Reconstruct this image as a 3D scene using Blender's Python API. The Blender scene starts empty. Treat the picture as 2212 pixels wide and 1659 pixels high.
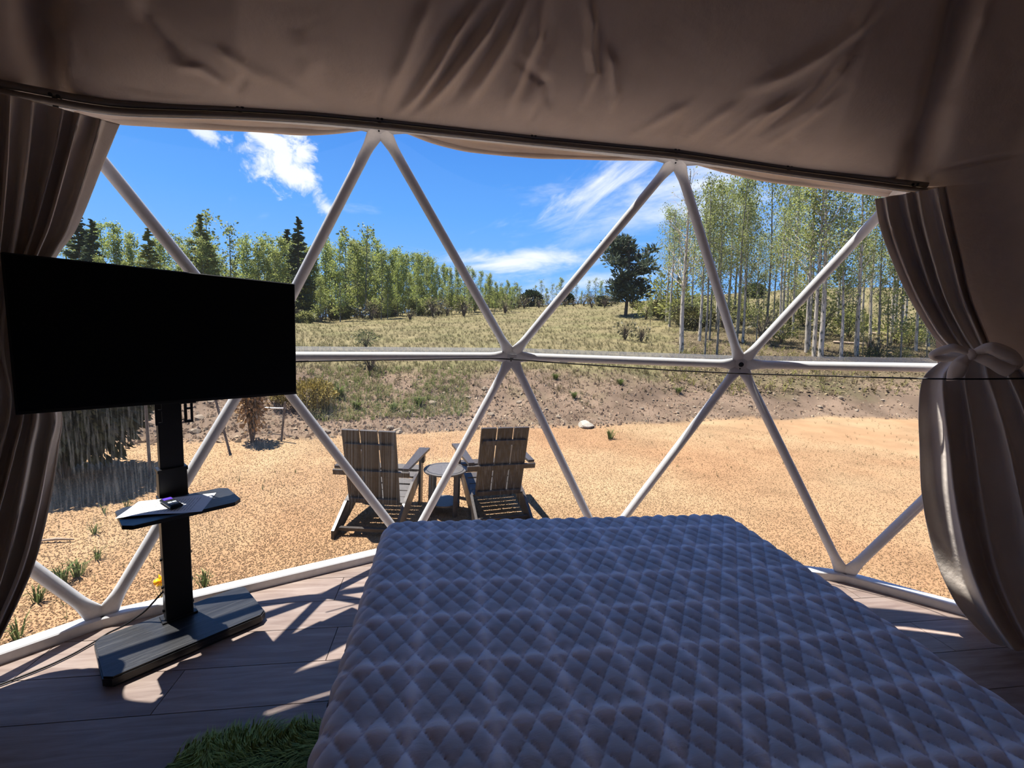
import bpy, bmesh, math, random
import numpy as np
from mathutils import Vector, Matrix, Euler

random.seed(7)
RNG = np.random.default_rng(7)
SC = bpy.context.scene
COL = SC.collection

# ------------------------------------------------------------------ camera
W_PX, H_PX = 2212.0, 1659.0
FPX, YAW, PITCH, ROLL, EYE = 932.2, 0.15073, -0.118795, 0.044364, 1.5
_f = np.array([math.sin(YAW) * math.cos(PITCH), math.cos(YAW) * math.cos(PITCH), math.sin(PITCH)])
_r0 = np.array([math.cos(YAW), -math.sin(YAW), 0.0])
_u0 = np.cross(_r0, _f)
_r = math.cos(ROLL) * _r0 + math.sin(ROLL) * _u0
_u = -math.sin(ROLL) * _r0 + math.cos(ROLL) * _u0
EYEP = np.array([0.0, 0.0, EYE])
cam_data = bpy.data.cameras.new('camera')
cam = bpy.data.objects.new('camera', cam_data)
COL.objects.link(cam)
cam.matrix_world = Matrix(((_r[0], _u[0], -_f[0], 0), (_r[1], _u[1], -_f[1], 0), (_r[2], _u[2], -_f[2], EYE), (0, 0, 0, 1)))
cam_data.sensor_fit = 'HORIZONTAL'
cam_data.sensor_width = 36.0
cam_data.lens = FPX * 36.0 / W_PX
cam_data.clip_start = 0.02
cam_data.clip_end = 1000
SC.camera = cam

# ------------------------------------------------------------------ survey helpers (photograph measurement -> world point)
def ray(x, y):
    return _f + _r * ((x - W_PX / 2) / FPX) - _u * ((y - H_PX / 2) / FPX)

def at_z(x, y, z):
    d = ray(x, y)
    return EYEP + d * ((z - EYE) / d[2])

DC = np.array([0.502, -1.2, 0.965])      # centre of the dome
DR = 4.146                               # radius through the hubs

def on_dome(x, y, R):
    d = ray(x, y)
    o = EYEP - DC
    a, b, c = d @ d, 2 * d @ o, o @ o - R * R
    return EYEP + d * ((-b + math.sqrt(b * b - 4 * a * c)) / (2 * a))

def sphere_pt(az, el, R):
    return DC + R * np.array([math.cos(el) * math.sin(az), math.cos(el) * math.cos(az), math.sin(el)])

# ------------------------------------------------------------------ render look, sun, sky
SC.view_settings.view_transform = 'Standard'
SC.view_settings.look = 'None'
SC.view_settings.exposure = 0.42
SC.view_settings.gamma = 1.0
SC.view_settings.use_curve_mapping = False
SC.cycles.max_bounces = 8
SC.cycles.use_adaptive_sampling = True
SC.cycles.adaptive_threshold = 0.05
SC.cycles.use_denoising = True
SC.cycles.diffuse_bounces = 5
SC.cycles.transparent_max_bounces = 16
SC.cycles.sample_clamp_indirect = 6.0

SUN_DIR = np.array([0.312, -0.203, -1.0])
sun_data = bpy.data.lights.new('sun', 'SUN')
sun_data.energy = 11.5
sun_data.color = (1.0, 0.95, 0.87)
sun_data.angle = 0.0093
sun = bpy.data.objects.new('sun', sun_data)
COL.objects.link(sun)
sun.rotation_euler = Vector(SUN_DIR).to_track_quat('-Z', 'Y').to_euler()
sun.location = (-3, 8, 20)

class NT:
    """A tiny node-tree writer."""
    def __init__(self, tree):
        self.t = tree
        self.n = tree.nodes
        self.l = tree.links
    def new(self, typ, **kw):
        nd = self.n.new(typ)
        for k, v in kw.items():
            setattr(nd, k, v)
        return nd
    def put(self, sock, v):
        if hasattr(v, 'is_output'):
            self.l.new(v, sock)
        elif isinstance(v, (tuple, list)) and len(v) == 3 and sock.type == 'RGBA':
            sock.default_value = (*v, 1)
        else:
            sock.default_value = v
    def math(self, op, a, b=0.0, c=None):
        nd = self.new('ShaderNodeMath', operation=op)
        self.put(nd.inputs[0], a)
        self.put(nd.inputs[1], b)
        if c is not None:
            self.put(nd.inputs[2], c)
        return nd.outputs[0]
    def dot(self, a, v):
        nd = self.new('ShaderNodeVectorMath', operation='DOT_PRODUCT')
        self.put(nd.inputs[0], a)
        self.put(nd.inputs[1], v)
        return nd.outputs['Value']
    def smooth(self, v, lo, hi, to0=0.0, to1=1.0):
        nd = self.new('ShaderNodeMapRange', interpolation_type='SMOOTHSTEP')
        self.put(nd.inputs[0], v)
        for k, q in enumerate((lo, hi, to0, to1)):
            self.put(nd.inputs[1 + k], q)
        return nd.outputs[0]
    def noise(self, vec, scale, detail=4, rough=0.55, dist=0.0):
        nd = self.new('ShaderNodeTexNoise')
        if vec is not None:
            self.put(nd.inputs['Vector'], vec)
        nd.inputs['Scale'].default_value = scale
        nd.inputs['Detail'].default_value = detail
        nd.inputs['Roughness'].default_value = rough
        nd.inputs['Distortion'].default_value = dist
        return nd.outputs[0]
    def mapping(self, vec, scale=(1, 1, 1), rot=(0, 0, 0), loc=(0, 0, 0)):
        nd = self.new('ShaderNodeMapping')
        self.put(nd.inputs[0], vec)
        nd.inputs['Location'].default_value = loc
        nd.inputs['Rotation'].default_value = rot
        nd.inputs['Scale'].default_value = scale
        return nd.outputs[0]
    def mix(self, f, a, b, blend='MIX'):
        nd = self.new('ShaderNodeMix', data_type='RGBA', blend_type=blend)
        self.put(nd.inputs[0], f)
        self.put(nd.inputs[6], a)
        self.put(nd.inputs[7], b)
        return nd.outputs[2]
    def ramp(self, f, stops, interp='LINEAR'):
        nd = self.new('ShaderNodeValToRGB')
        cr = nd.color_ramp
        cr.interpolation = interp
        while len(cr.elements) < len(stops):
            cr.elements.new(0.5)
        for e, (p, c) in zip(cr.elements, stops):
            e.position = p
            e.color = (*c, 1) if len(c) == 3 else c
        self.put(nd.inputs[0], f)
        return nd.outputs[0]

world = bpy.data.worlds.new('sky')
SC.world = world
world.use_nodes = True
wt = NT(world.node_tree)
for nd in list(wt.n):
    wt.n.remove(nd)
gen = wt.new('ShaderNodeTexCoord').outputs['Generated']
sep = wt.new('ShaderNodeSeparateXYZ')
wt.put(sep.inputs[0], gen)
elev = sep.outputs[2]
sky_col = wt.ramp(elev, [(0.0, (0.30, 0.50, 0.86)), (0.10, (0.20, 0.46, 0.90)), (0.24, (0.115, 0.36, 0.86)), (0.40, (0.068, 0.255, 0.76)), (0.65, (0.05, 0.20, 0.62)), (1.0, (0.04, 0.16, 0.52))])

def cloud(px, py, ax, ay, ang, soft, nscale, seed, puff):
    """One cloud of the sky: where it stands, its half sizes in degrees-ish (pixels over focal length) and its tilt."""
    d = ray(px, py); d = d / np.linalg.norm(d)
    rt = np.cross(d, (0, 0, 1)); rt /= np.linalg.norm(rt)
    up = np.cross(rt, d)
    ca, sa = math.cos(ang), math.sin(ang)
    e1, e2 = ca * rt + sa * up, -sa * rt + ca * up
    a = wt.math('DIVIDE', wt.dot(gen, tuple(e1)), ax / FPX)
    b = wt.math('DIVIDE', wt.dot(gen, tuple(e2)), ay / FPX)
    q = wt.math('SQRT', wt.math('ADD', wt.math('MULTIPLY', a, a), wt.math('MULTIPLY', b, b)))
    cmb = wt.new('ShaderNodeCombineXYZ')
    wt.put(cmb.inputs[0], wt.math('MULTIPLY', wt.dot(gen, tuple(e1)), nscale * (0.45 if not puff else 1.0)))
    wt.put(cmb.inputs[1], wt.math('MULTIPLY', wt.dot(gen, tuple(e2)), nscale * (1.5 if not puff else 1.0)))
    cmb.inputs[2].default_value = seed
    nz = wt.noise(cmb.outputs[0], 1.0, 7, 0.62, 0.4)
    v = wt.math('ADD', wt.math('SUBTRACT', 1.0, q), wt.math('MULTIPLY', wt.math('SUBTRACT', nz, 0.5), 2.6 if puff else 2.9))
    front = wt.smooth(wt.dot(gen, tuple(d)), 0.2, 0.4)
    return wt.math('MULTIPLY', wt.smooth(v, -0.05, soft * 1.5 + 0.15), front)

clouds = [
    (600, 325, 62, 58, -0.9, 0.30, 26, 1.3, True, 0.98), (640, 375, 46, 32, -0.3, 0.35, 26, 2.1, True, 0.98),
    (440, 284, 34, 15, -0.5, 0.5, 28, 3.7, True, 0.85), (530, 320, 30, 10, 0.3, 0.9, 30, 8.7, True, 0.5),
    (705, 447, 28, 18, -0.7, 0.6, 28, 4.4, True, 0.85),
    (1300, 385, 150, 48, 0.62, 0.75, 13, 5.2, False, 0.95), (1550, 400, 330, 85, 0.12, 0.8, 10, 6.5, False, 0.95),
    (1150, 565, 190, 38, 0.10, 0.6, 12, 7.1, False, 0.95), (1270, 505, 200, 36, 0.42, 1.4, 12, 8.8, False, 0.6),
    (1250, 612, 230, 22, 0.16, 0.7, 13, 9.3, False, 0.6), (1160, 640, 150, 14, 0.0, 0.9, 14, 2.9, False, 0.7),
    (1750, 455, 300, 60, 0.2, 1.6, 10, 3.3, False, 0.45),
]
cl = None
for c in clouds:
    m = wt.math('MULTIPLY', cloud(*c[:9]), c[9])
    cl = m if cl is None else wt.math('MAXIMUM', cl, m)
wisp = wt.noise(wt.mapping(gen, (2.2, 2.2, 7.0)), 1.6, 7, 0.6, 0.6)
wisp = wt.math('MULTIPLY', wt.smooth(wisp, 0.60, 0.82), 0.4)
cl = wt.math('MAXIMUM', cl, wisp)
final = wt.mix(cl, sky_col, (0.86, 0.90, 0.95))
bg = wt.new('ShaderNodeBackground')
wt.put(bg.inputs[0], final)
bg.inputs[1].default_value = 0.93
wo = wt.new('ShaderNodeOutputWorld')
wt.l.new(bg.outputs[0], wo.inputs[0])

# ------------------------------------------------------------------ materials
def material(name):
    m = bpy.data.materials.new(name)
    m.use_nodes = True
    t = NT(m.node_tree)
    b = t.n['Principled BSDF']
    return m, t, b

def coords(t, kind='Object'):
    return t.new('ShaderNodeTexCoord').outputs[kind]

def bump(t, b, h, strength=0.3, dist=0.01):
    nd = t.new('ShaderNodeBump')
    nd.inputs['Strength'].default_value = strength
    nd.inputs['Distance'].default_value = dist
    t.put(nd.inputs['Height'], h)
    t.put(b.inputs['Normal'], nd.outputs[0])

def flat(name, col, rough=0.6, spec=0.5, metal=0.0, var=0.12, scale=30, bmp=0.0, bdist=0.002):
    m, t, b = material(name)
    n = t.noise(coords(t), scale, 4)
    c2 = tuple(min(1, c * (1 + var)) for c in col)
    c1 = tuple(c * (1 - var) for c in col)
    t.put(b.inputs['Base Color'], t.ramp(n, [(0.3, c1), (0.7, c2)]))
    b.inputs['Roughness'].default_value = rough
    b.inputs['Specular IOR Level'].default_value = spec
    b.inputs['Metallic'].default_value = metal
    if bmp:
        bump(t, b, n, bmp, bdist)
    return m

def fabric(name, col, translucent=0.0, fine=900.0):
    m, t, b = material(name)
    oc = coords(t)
    n = t.noise(oc, 5, 5)
    t.put(b.inputs['Base Color'], t.ramp(n, [(0.3, tuple(c * 0.93 for c in col)), (0.7, tuple(c * 1.06 for c in col))]))
    b.inputs['Roughness'].default_value = 0.85
    b.inputs['Specular IOR Level'].default_value = 0.25
    b.inputs['Sheen Weight'].default_value = 0.12
    bump(t, b, t.noise(oc, 26, 6, 0.6), 0.22, 0.012)
    if translucent:
        tr = t.new('ShaderNodeBsdfTranslucent')
        t.put(tr.inputs[0], col)
        mx = t.new('ShaderNodeMixShader')
        mx.inputs[0].default_value = translucent
        t.l.new(b.outputs[0], mx.inputs[1])
        t.l.new(tr.outputs[0], mx.inputs[2])
        t.l.new(mx.outputs[0], t.n['Material Output'].inputs[0])
    return m

M = {}
M['lining'] = fabric('taupe_lining', (0.72, 0.61, 0.535))
M['curtain'] = fabric('taupe_curtain', (0.76, 0.685, 0.625))
M['white_tube'] = flat('white_powder_coat', (0.80, 0.80, 0.80), 0.33, 0.5, 0.0, 0.04, 60, 0.05)
M['white_trim'] = flat('white_painted_rail', (0.74, 0.75, 0.77), 0.45, 0.5, 0.0, 0.05, 40)
M['bolt'] = flat('dark_bolt', (0.05, 0.055, 0.06), 0.35, 0.5, 0.7, 0.1, 80)
M['rail'] = flat('dark_rail', (0.17, 0.15, 0.142), 0.42, 0.5, 0.2, 0.06, 40)
M['black_metal'] = flat('black_metal', (0.012, 0.012, 0.013), 0.42, 0.4, 0.0, 0.1, 50, 0.04)
M['black_plastic'] = flat('black_plastic', (0.008, 0.008, 0.009), 0.45, 0.3, 0.0, 0.1, 50)
M['screen'] = flat('dark_screen', (0.0035, 0.004, 0.005), 0.28, 0.12, 0.0, 0.05, 10)
M['cord'] = flat('black_cord', (0.012, 0.012, 0.014), 0.5, 0.4, 0.0, 0.1, 60)
M['tape'] = flat('clear_tape', (0.75, 0.77, 0.78), 0.25, 0.6, 0.0, 0.04, 60)
M['purple'] = flat('purple_tab', (0.10, 0.03, 0.55), 0.5)
M['lightkey'] = flat('pale_keys', (0.45, 0.5, 0.56), 0.5)
M['lumber'] = flat('dark_plastic_lumber', (0.036, 0.029, 0.025), 0.42, 0.5, 0.0, 0.3, 40, 0.1)
M['table'] = flat('charcoal_table', (0.075, 0.068, 0.064), 0.42, 0.5, 0.0, 0.22, 40, 0.08)
M['rock_white'] = flat('white_rock', (0.30, 0.27, 0.22), 0.85, 0.3, 0.0, 0.3, 12, 0.4, 0.02)
M['rock'] = flat('pale_stone', (0.19, 0.15, 0.11), 0.9, 0.2, 0.0, 0.3, 10, 0.4, 0.02)
M['stake'] = flat('weathered_steel_stake', (0.16, 0.14, 0.12), 0.7, 0.3, 0.2, 0.25, 30)
M['strap'] = flat('white_strap', (0.75, 0.74, 0.72), 0.6)
M['petal'] = flat('yellow_petal', (0.85, 0.52, 0.01), 0.5, 0.3)
M['petal_deep'] = flat('deep_yellow_trumpet', (0.9, 0.38, 0.0), 0.5, 0.3)
M['log'] = flat('fallen_log', (0.26, 0.20, 0.15), 0.9, 0.2, 0.0, 0.3, 10)

def vcol_material(name, rough=0.9, trans=0.0, bscale=0.0, bstr=0.3, spec=0.15, extra=None, gain=0.57):
    m, t, b = material(name)
    a = t.new('ShaderNodeVertexColor')
    a.layer_name = 'Col'
    col = t.mix(1.0, a.outputs[0], (gain, gain, gain), 'MULTIPLY')
    if extra:
        col = extra(t, col)
    t.put(b.inputs['Base Color'], col)
    b.inputs['Roughness'].default_value = rough
    b.inputs['Specular IOR Level'].default_value = spec
    if bscale:
        bump(t, b, t.noise(coords(t), bscale, 4, 0.6), bstr, 0.010)
    if trans:
        tr = t.new('ShaderNodeBsdfTranslucent')
        t.put(tr.inputs[0], col)
        mx = t.new('ShaderNodeMixShader')
        mx.inputs[0].default_value = trans
        t.l.new(b.outputs[0], mx.inputs[1])
        t.l.new(tr.outputs[0], mx.inputs[2])
        t.l.new(mx.outputs[0], t.n['Material Output'].inputs[0])
    return m

def ground_extra(t, col):
    oc = coords(t)
    fine = t.noise(oc, 85, 3, 0.7)
    big = t.noise(oc, 2.2, 5, 0.6)
    f = t.math('ADD', t.math('MULTIPLY', fine, 0.9), t.math('MULTIPLY', big, 0.5))
    k = t.ramp(f, [(0.42, (0.62, 0.58, 0.54)), (0.62, (0.95, 0.94, 0.93)), (0.95, (1.28, 1.28, 1.28))])
    return t.mix(1.0, col, k, 'MULTIPLY')

M['ground'] = vcol_material('ground_soil', 0.95, 0, 90, 0.5, 0.1, ground_extra)
M['chips'] = vcol_material('gravel_chips', 0.9)
M['rubble'] = vcol_material('dirt_clods', 0.95)
M['grass'] = vcol_material('dry_grass_blades', 0.8, 0.35)
M['leaf'] = vcol_material('spring_leaves', 0.6, 0.5, spec=0.3)
M['needle'] = vcol_material('conifer_needles', 0.7, 0.25)
M['fur'] = vcol_material('green_fur', 0.75, 0.15, gain=1.0)

def bark(name, base, mark, scale, amount):
    m, t, b = material(name)
    oc = coords(t)
    n = t.noise(t.mapping(oc, (1, 1, 0.35)), scale, 4, 0.65)
    base = tuple(c * 0.72 for c in base)
    t.put(b.inputs['Base Color'], t.ramp(n, [(amount - 0.06, mark), (amount + 0.05, base), (0.9, tuple(min(1, c * 1.15) for c in base))]))
    b.inputs['Roughness'].default_value = 0.85
    b.inputs['Specular IOR Level'].default_value = 0.2
    return m

M['birch_bark'] = bark('white_birch_bark', (0.64, 0.56, 0.45), (0.05, 0.06, 0.05), 9, 0.43)
M['aspen_bark'] = bark('grey_aspen_bark', (0.27, 0.245, 0.19), (0.06, 0.075, 0.06), 6, 0.42)
M['brown_bark'] = bark('brown_bark', (0.15, 0.115, 0.09), (0.05, 0.04, 0.03), 8, 0.45)

def wood(name, cols, rough, axis_scale, bstr):
    m, t, b = material(name)
    oc = coords(t)
    oi = t.new('ShaderNodeObjectInfo')
    sh = t.math('MULTIPLY', oi.outputs['Random'], 30.0)
    cmb = t.new('ShaderNodeCombineXYZ')
    t.put(cmb.inputs[1], sh)
    va = t.new('ShaderNodeVectorMath', operation='ADD')
    t.put(va.inputs[0], t.mapping(oc, axis_scale))
    t.put(va.inputs[1], cmb.outputs[0])
    n = t.noise(va.outputs[0], 5, 8, 0.62, 0.7)
    c = t.ramp(n, [(0.30, cols[0]), (0.52, cols[1]), (0.72, cols[2])])
    br = t.math('ADD', 0.88, t.math('MULTIPLY', oi.outputs['Random'], 0.24))
    cb = t.new('ShaderNodeCombineXYZ')
    for k in range(3):
        t.put(cb.inputs[k], br)
    t.put(b.inputs['Base Color'], t.mix(1.0, c, cb.outputs[0], 'MULTIPLY'))
    b.inputs['Roughness'].default_value = rough
    bump(t, b, n, bstr, 0.004)
    return m

M['plank'] = wood('brown_plank', ((0.235, 0.167, 0.137), (0.325, 0.247, 0.208), (0.405, 0.325, 0.28)), 0.5, (0.6, 6, 6), 0.3)
M['stand_wood'] = wood('black_oak', ((0.012, 0.012, 0.014), (0.028, 0.030, 0.034), (0.055, 0.058, 0.062)), 0.38, (1, 9, 9), 0.5)
M['subfloor'] = flat('dark_subfloor', (0.02, 0.018, 0.017), 0.9)

def film_material():
    m, t, b = material('clear_vinyl')
    oc = coords(t)
    tr = t.new('ShaderNodeBsdfTransparent')
    tr.inputs[0].default_value = (0.95, 0.955, 0.96, 1)
    gl = t.new('ShaderNodeBsdfGlossy')
    gl.inputs['Roughness'].default_value = 0.06
    gl.inputs[0].default_value = (0.9, 0.93, 0.97, 1)
    fr = t.new('ShaderNodeFresnel')
    fr.inputs[0].default_value = 1.25
    m1 = t.new('ShaderNodeMixShader')
    t.l.new(t.math('MULTIPLY', fr.outputs[0], 0.5), m1.inputs[0])
    t.l.new(tr.outputs[0], m1.inputs[1])
    t.l.new(gl.outputs[0], m1.inputs[2])
    # rain streaks that dried on the vinyl, low on the middle panels
    sp = t.new('ShaderNodeSeparateXYZ')
    t.put(sp.inputs[0], oc)
    st = t.noise(t.mapping(oc, (130, 130, 0.28)), 1.0, 4, 0.6)
    band = t.math('MULTIPLY', t.smooth(sp.outputs[2], 0.15, 0.5), t.math('SUBTRACT', 1.0, t.smooth(sp.outputs[2], 0.95, 1.25)))
    side = t.math('MULTIPLY', t.smooth(sp.outputs[0], -2.2, -1.6), t.math('SUBTRACT', 1.0, t.smooth(sp.outputs[0], 0.5, 1.1)))
    s = t.math('MULTIPLY', t.math('MULTIPLY', t.smooth(st, 0.42, 0.75), 0.055), t.math('MULTIPLY', band, side))
    tl = t.new('ShaderNodeBsdfTranslucent')
    tl.inputs[0].default_value = (0.8, 0.8, 0.8, 1)
    m2 = t.new('ShaderNodeMixShader')
    t.l.new(t.math('ADD', s, 0.006), m2.inputs[0])
    t.l.new(m1.outputs[0], m2.inputs[1])
    t.l.new(tl.outputs[0], m2.inputs[2])
    t.l.new(m2.outputs[0], t.n['Material Output'].inputs[0])
    return m
M['film'] = film_material()

def seam_material():
    m, t, b = material('vinyl_seam_band')
    b = t.new('ShaderNodeBsdfTranslucent')
    b.inputs[0].default_value = (0.42, 0.42, 0.41, 1)
    tr = t.new('ShaderNodeBsdfTransparent')
    mx = t.new('ShaderNodeMixShader')
    mx.inputs[0].default_value = 0.38
    t.l.new(tr.outputs[0], mx.inputs[1])
    t.l.new(b.outputs[0], mx.inputs[2])
    t.l.new(mx.outputs[0], t.n['Material Output'].inputs[0])
    return m
M['seam'] = seam_material()

def quilt_material():
    m, t, b = material('blue_grey_quilt')
    oc = coords(t)
    n = t.noise(oc, 9, 5)
    c = t.ramp(n, [(0.3, (0.56, 0.60, 0.66)), (0.7, (0.60, 0.64, 0.70))])
    a = t.new('ShaderNodeVertexColor')
    a.layer_name = 'Col'
    t.put(b.inputs['Base Color'], t.mix(1.0, c, a.outputs[0], 'MULTIPLY'))
    b.inputs['Roughness'].default_value = 0.62
    b.inputs['Specular IOR Level'].default_value = 0.35
    b.inputs['Sheen Weight'].default_value = 0.7
    b.inputs['Sheen Roughness'].default_value = 0.4
    b.inputs['Sheen Tint'].default_value = (0.7, 0.75, 1.0, 1)
    bump(t, b, t.noise(t.mapping(oc, (30, 95, 60)), 1.0, 4, 0.6), 0.28, 0.004)
    return m
M['quilt'] = quilt_material()
M['mattress'] = flat('mattress_ticking', (0.5, 0.5, 0.5), 0.8)

def paper_material():
    m, t, b = material('printed_paper')
    uv = coords(t, 'UV')
    sp = t.new('ShaderNodeSeparateXYZ')
    t.put(sp.inputs[0], uv)
    u, v = sp.outputs[0], sp.outputs[1]
    line = t.math('FRACT', t.math('MULTIPLY', v, 26.0))
    lm = t.math('MULTIPLY', t.smooth(line, 0.30, 0.36), t.math('SUBTRACT', 1.0, t.smooth(line, 0.62, 0.68)))
    nz = t.noise(t.mapping(uv, (60, 26, 1)), 1.0, 2)
    ink = t.math('MULTIPLY', lm, t.smooth(nz, 0.42, 0.5))
    mg = t.math('MULTIPLY', t.math('MULTIPLY', t.smooth(u, 0.12, 0.14), t.math('SUBTRACT', 1.0, t.smooth(u, 0.8, 0.9))),
                t.math('MULTIPLY', t.smooth(v, 0.08, 0.1), t.math('SUBTRACT', 1.0, t.smooth(v, 0.84, 0.86))))
    t.put(b.inputs['Base Color'], t.mix(t.math('MULTIPLY', ink, t.math('MULTIPLY', mg, 0.75)), (0.80, 0.80, 0.79), (0.12, 0.12, 0.13)))
    b.inputs['Roughness'].default_value = 0.6
    return m
M['paper'] = paper_material()

# ------------------------------------------------------------------ mesh helpers
class MB:
    """Collects shapes and links them as ONE mesh object."""
    def __init__(self):
        self.v, self.f = [], []
    def add(self, vs, fs):
        o = len(self.v)
        self.v += [tuple(float(c) for c in p) for p in vs]
        self.f += [tuple(i + o for i in q) for q in fs]
        return self
    def box(self, c, ex, ey, ez, hx, hy, hz, bev=0.0):
        c, ex, ey, ez = (np.asarray(a, float) for a in (c, ex, ey, ez))
        if bev <= 0:
            vs = [c + ex * hx * a + ey * hy * b + ez * hz * d for d in (-1, 1) for b in (-1, 1) for a in (-1, 1)]
            self.add(vs, [(0, 2, 3, 1), (4, 5, 7, 6), (0, 1, 5, 4), (2, 6, 7, 3), (0, 4, 6, 2), (1, 3, 7, 5)])
        else:
            vs, fs = [], []
            rings = [(-hz, bev), (-hz + bev, 0), (hz - bev, 0), (hz, bev)]
            for z, s in rings:
                x, y = hx - s, hy - s
                k = bev * 0.6
                for a, b in ((x - k, -y), (x, -y + k), (x, y - k), (x - k, y), (-x + k, y), (-x, y - k), (-x, -y + k), (-x + k, -y)):
                    vs.append(c + ex * a + ey * b + ez * z)
            for r in range(3):
                for i in range(8):
                    j = (i + 1) % 8
                    fs.append((r * 8 + i, r * 8 + j, r * 8 + 8 + j, r * 8 + 8 + i))
            fs.append(tuple(range(7, -1, -1)))
            fs.append(tuple(range(24, 32)))
            self.add(vs, fs)
        return self
    def abox(self, x0, x1, y0, y1, z0, z1, bev=0.0):
        return self.box(((x0 + x1) / 2, (y0 + y1) / 2, (z0 + z1) / 2), (1, 0, 0), (0, 1, 0), (0, 0, 1), (x1 - x0) / 2, (y1 - y0) / 2, (z1 - z0) / 2, bev)
    def tube(self, pts, rad, seg=8, cap=True, closed=False):
        pts = [np.asarray(p, float) for p in pts]
        n = len(pts)
        rads = [rad] * n if np.isscalar(rad) else list(rad)
        vs, fs = [], []
        up = np.array([0.0, 0.0, 1.0])
        prev = None
        for i, p in enumerate(pts):
            a = pts[max(0, i - 1)]
            b = pts[min(n - 1, i + 1)]
            d = b - a
            d = d / (np.linalg.norm(d) + 1e-12)
            if prev is None:
                h = up if abs(d[2]) < 0.9 else np.array([1.0, 0, 0])
                s = np.cross(d, h)
            else:
                s = prev - d * (prev @ d)
            s = s / (np.linalg.norm(s) + 1e-12)
            prev = s
            t = np.cross(d, s)
            for k in range(seg):
                an = 2 * math.pi * k / seg
                vs.append(p + rads[i] * (math.cos(an) * s + math.sin(an) * t))
        for i in range(n - 1):
            for k in range(seg):
                j = (k + 1) % seg
                fs.append((i * seg + k, i * seg + j, (i + 1) * seg + j, (i + 1) * seg + k))
        if cap:
            fs.append(tuple(range(seg - 1, -1, -1)))
            fs.append(tuple(range((n - 1) * seg, n * seg)))
        return self.add(vs, fs)
    def disc(self, c, r, z0, z1, seg=32, bev=0.004, ex=(1, 0, 0), ey=(0, 1, 0), ez=(0, 0, 1)):
        c, ex, ey, ez = (np.asarray(a, float) for a in (c, ex, ey, ez))
        vs, fs = [], []
        for z, rr in ((z0, r - bev), (z0 + bev, r), (z1 - bev, r), (z1, r - bev)):
            for k in range(seg):
                a = 2 * math.pi * k / seg
                vs.append(c + ex * rr * math.cos(a) + ey * rr * math.sin(a) + ez * z)
        for q in range(3):
            for k in range(seg):
                j = (k + 1) % seg
                fs.append((q * seg + k, q * seg + j, (q + 1) * seg + j, (q + 1) * seg + k))
        fs.append(tuple(range(seg - 1, -1, -1)))
        fs.append(tuple(range(3 * seg, 4 * seg)))
        return self.add(vs, fs)
    def prism(self, poly, c, ex, ey, ez, h0, h1):
        c, ex, ey, ez = (np.asarray(a, float) for a in (c, ex, ey, ez))
        n = len(poly)
        vs = [c + ex * p[0] + ey * p[1] + ez * h for h in (h0, h1) for p in poly]
        fs = [tuple(range(n - 1, -1, -1)), tuple(range(n, 2 * n))] + [(i, (i + 1) % n, n + (i + 1) % n, n + i) for i in range(n)]
        return self.add(vs, fs)
    def build(self, name, mat, parent=None, smooth=False):
        return link_mesh(name, self.v, self.f, mat, parent, smooth)

def link_mesh(name, v, f, mat, parent=None, smooth=False, fix=True):
    me = bpy.data.meshes.new(name)
    me.from_pydata([tuple(p) for p in v], [], [tuple(q) for q in f])
    me.materials.append(mat)
    if fix:
        bm = bmesh.new()
        bm.from_mesh(me)
        bmesh.ops.recalc_face_normals(bm, faces=bm.faces)
        bm.to_mesh(me)
        bm.free()
    if smooth:
        me.polygons.foreach_set('use_smooth', [True] * len(me.polygons))
    me.update()
    o = bpy.data.objects.new(name, me)
    COL.objects.link(o)
    if parent is not None:
        o.parent = parent
    return o

def link_np(name, V, F, mat, parent=None, smooth=False, cols=None):
    """Fast path: V (n,3), F (m,k) arrays; cols per vertex (n,3)."""
    V = np.asarray(V, np.float32)
    F = np.asarray(F, np.int32)
    me = bpy.data.meshes.new(name)
    k = F.shape[1]
    me.vertices.add(len(V))
    me.vertices.foreach_set('co', V.ravel())
    me.loops.add(F.size)
    me.loops.foreach_set('vertex_index', F.ravel())
    me.polygons.add(len(F))
    me.polygons.foreach_set('loop_start', np.arange(0, F.size, k, dtype=np.int32))
    me.polygons.foreach_set('use_smooth', np.full(len(F), smooth))
    me.update(calc_edges=True)
    me.materials.append(mat)
    if cols is not None:
        at = me.color_attributes.new('Col', 'FLOAT_COLOR', 'POINT')
        c = np.ones((len(V), 4), np.float32)
        c[:, :3] = cols
        at.data.foreach_set('color', c.ravel())
    me.validate()
    o = bpy.data.objects.new(name, me)
    COL.objects.link(o)
    if parent is not None:
        o.parent = parent
    return o

def grid_faces(nu, nv):
    a = np.arange(nu * nv).reshape(nu, nv)
    return np.stack([a[:-1, :-1].ravel(), a[1:, :-1].ravel(), a[1:, 1:].ravel(), a[:-1, 1:].ravel()], 1)

def thing(name, label, cat, loc=(0, 0, 0), rz=0.0, group=None):
    o = bpy.data.objects.new(name, None)
    COL.objects.link(o)
    o.location = tuple(float(c) for c in loc)
    o.rotation_euler = (0, 0, rz)
    o.empty_display_size = 0.1
    o['label'] = label
    o['category'] = cat
    if group:
        o['group'] = group
    return o

def tag(o, label, cat, group=None):
    o['label'] = label
    o['category'] = cat
    if group:
        o['group'] = group
    return o

def copy_thing(root, label=None, group=None):
    r = root.copy()
    COL.objects.link(r)
    for ch in list(root.children):
        c = ch.copy()
        COL.objects.link(c)
        c.parent = r
        for g in list(ch.children):
            d = g.copy()
            COL.objects.link(d)
            d.parent = c
    if label:
        r['label'] = label
    if group:
        r['group'] = group
    return r

def structure(o):
    o['kind'] = 'structure'
    return o

def stuff(o):
    o['kind'] = 'stuff'
    return o

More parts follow.
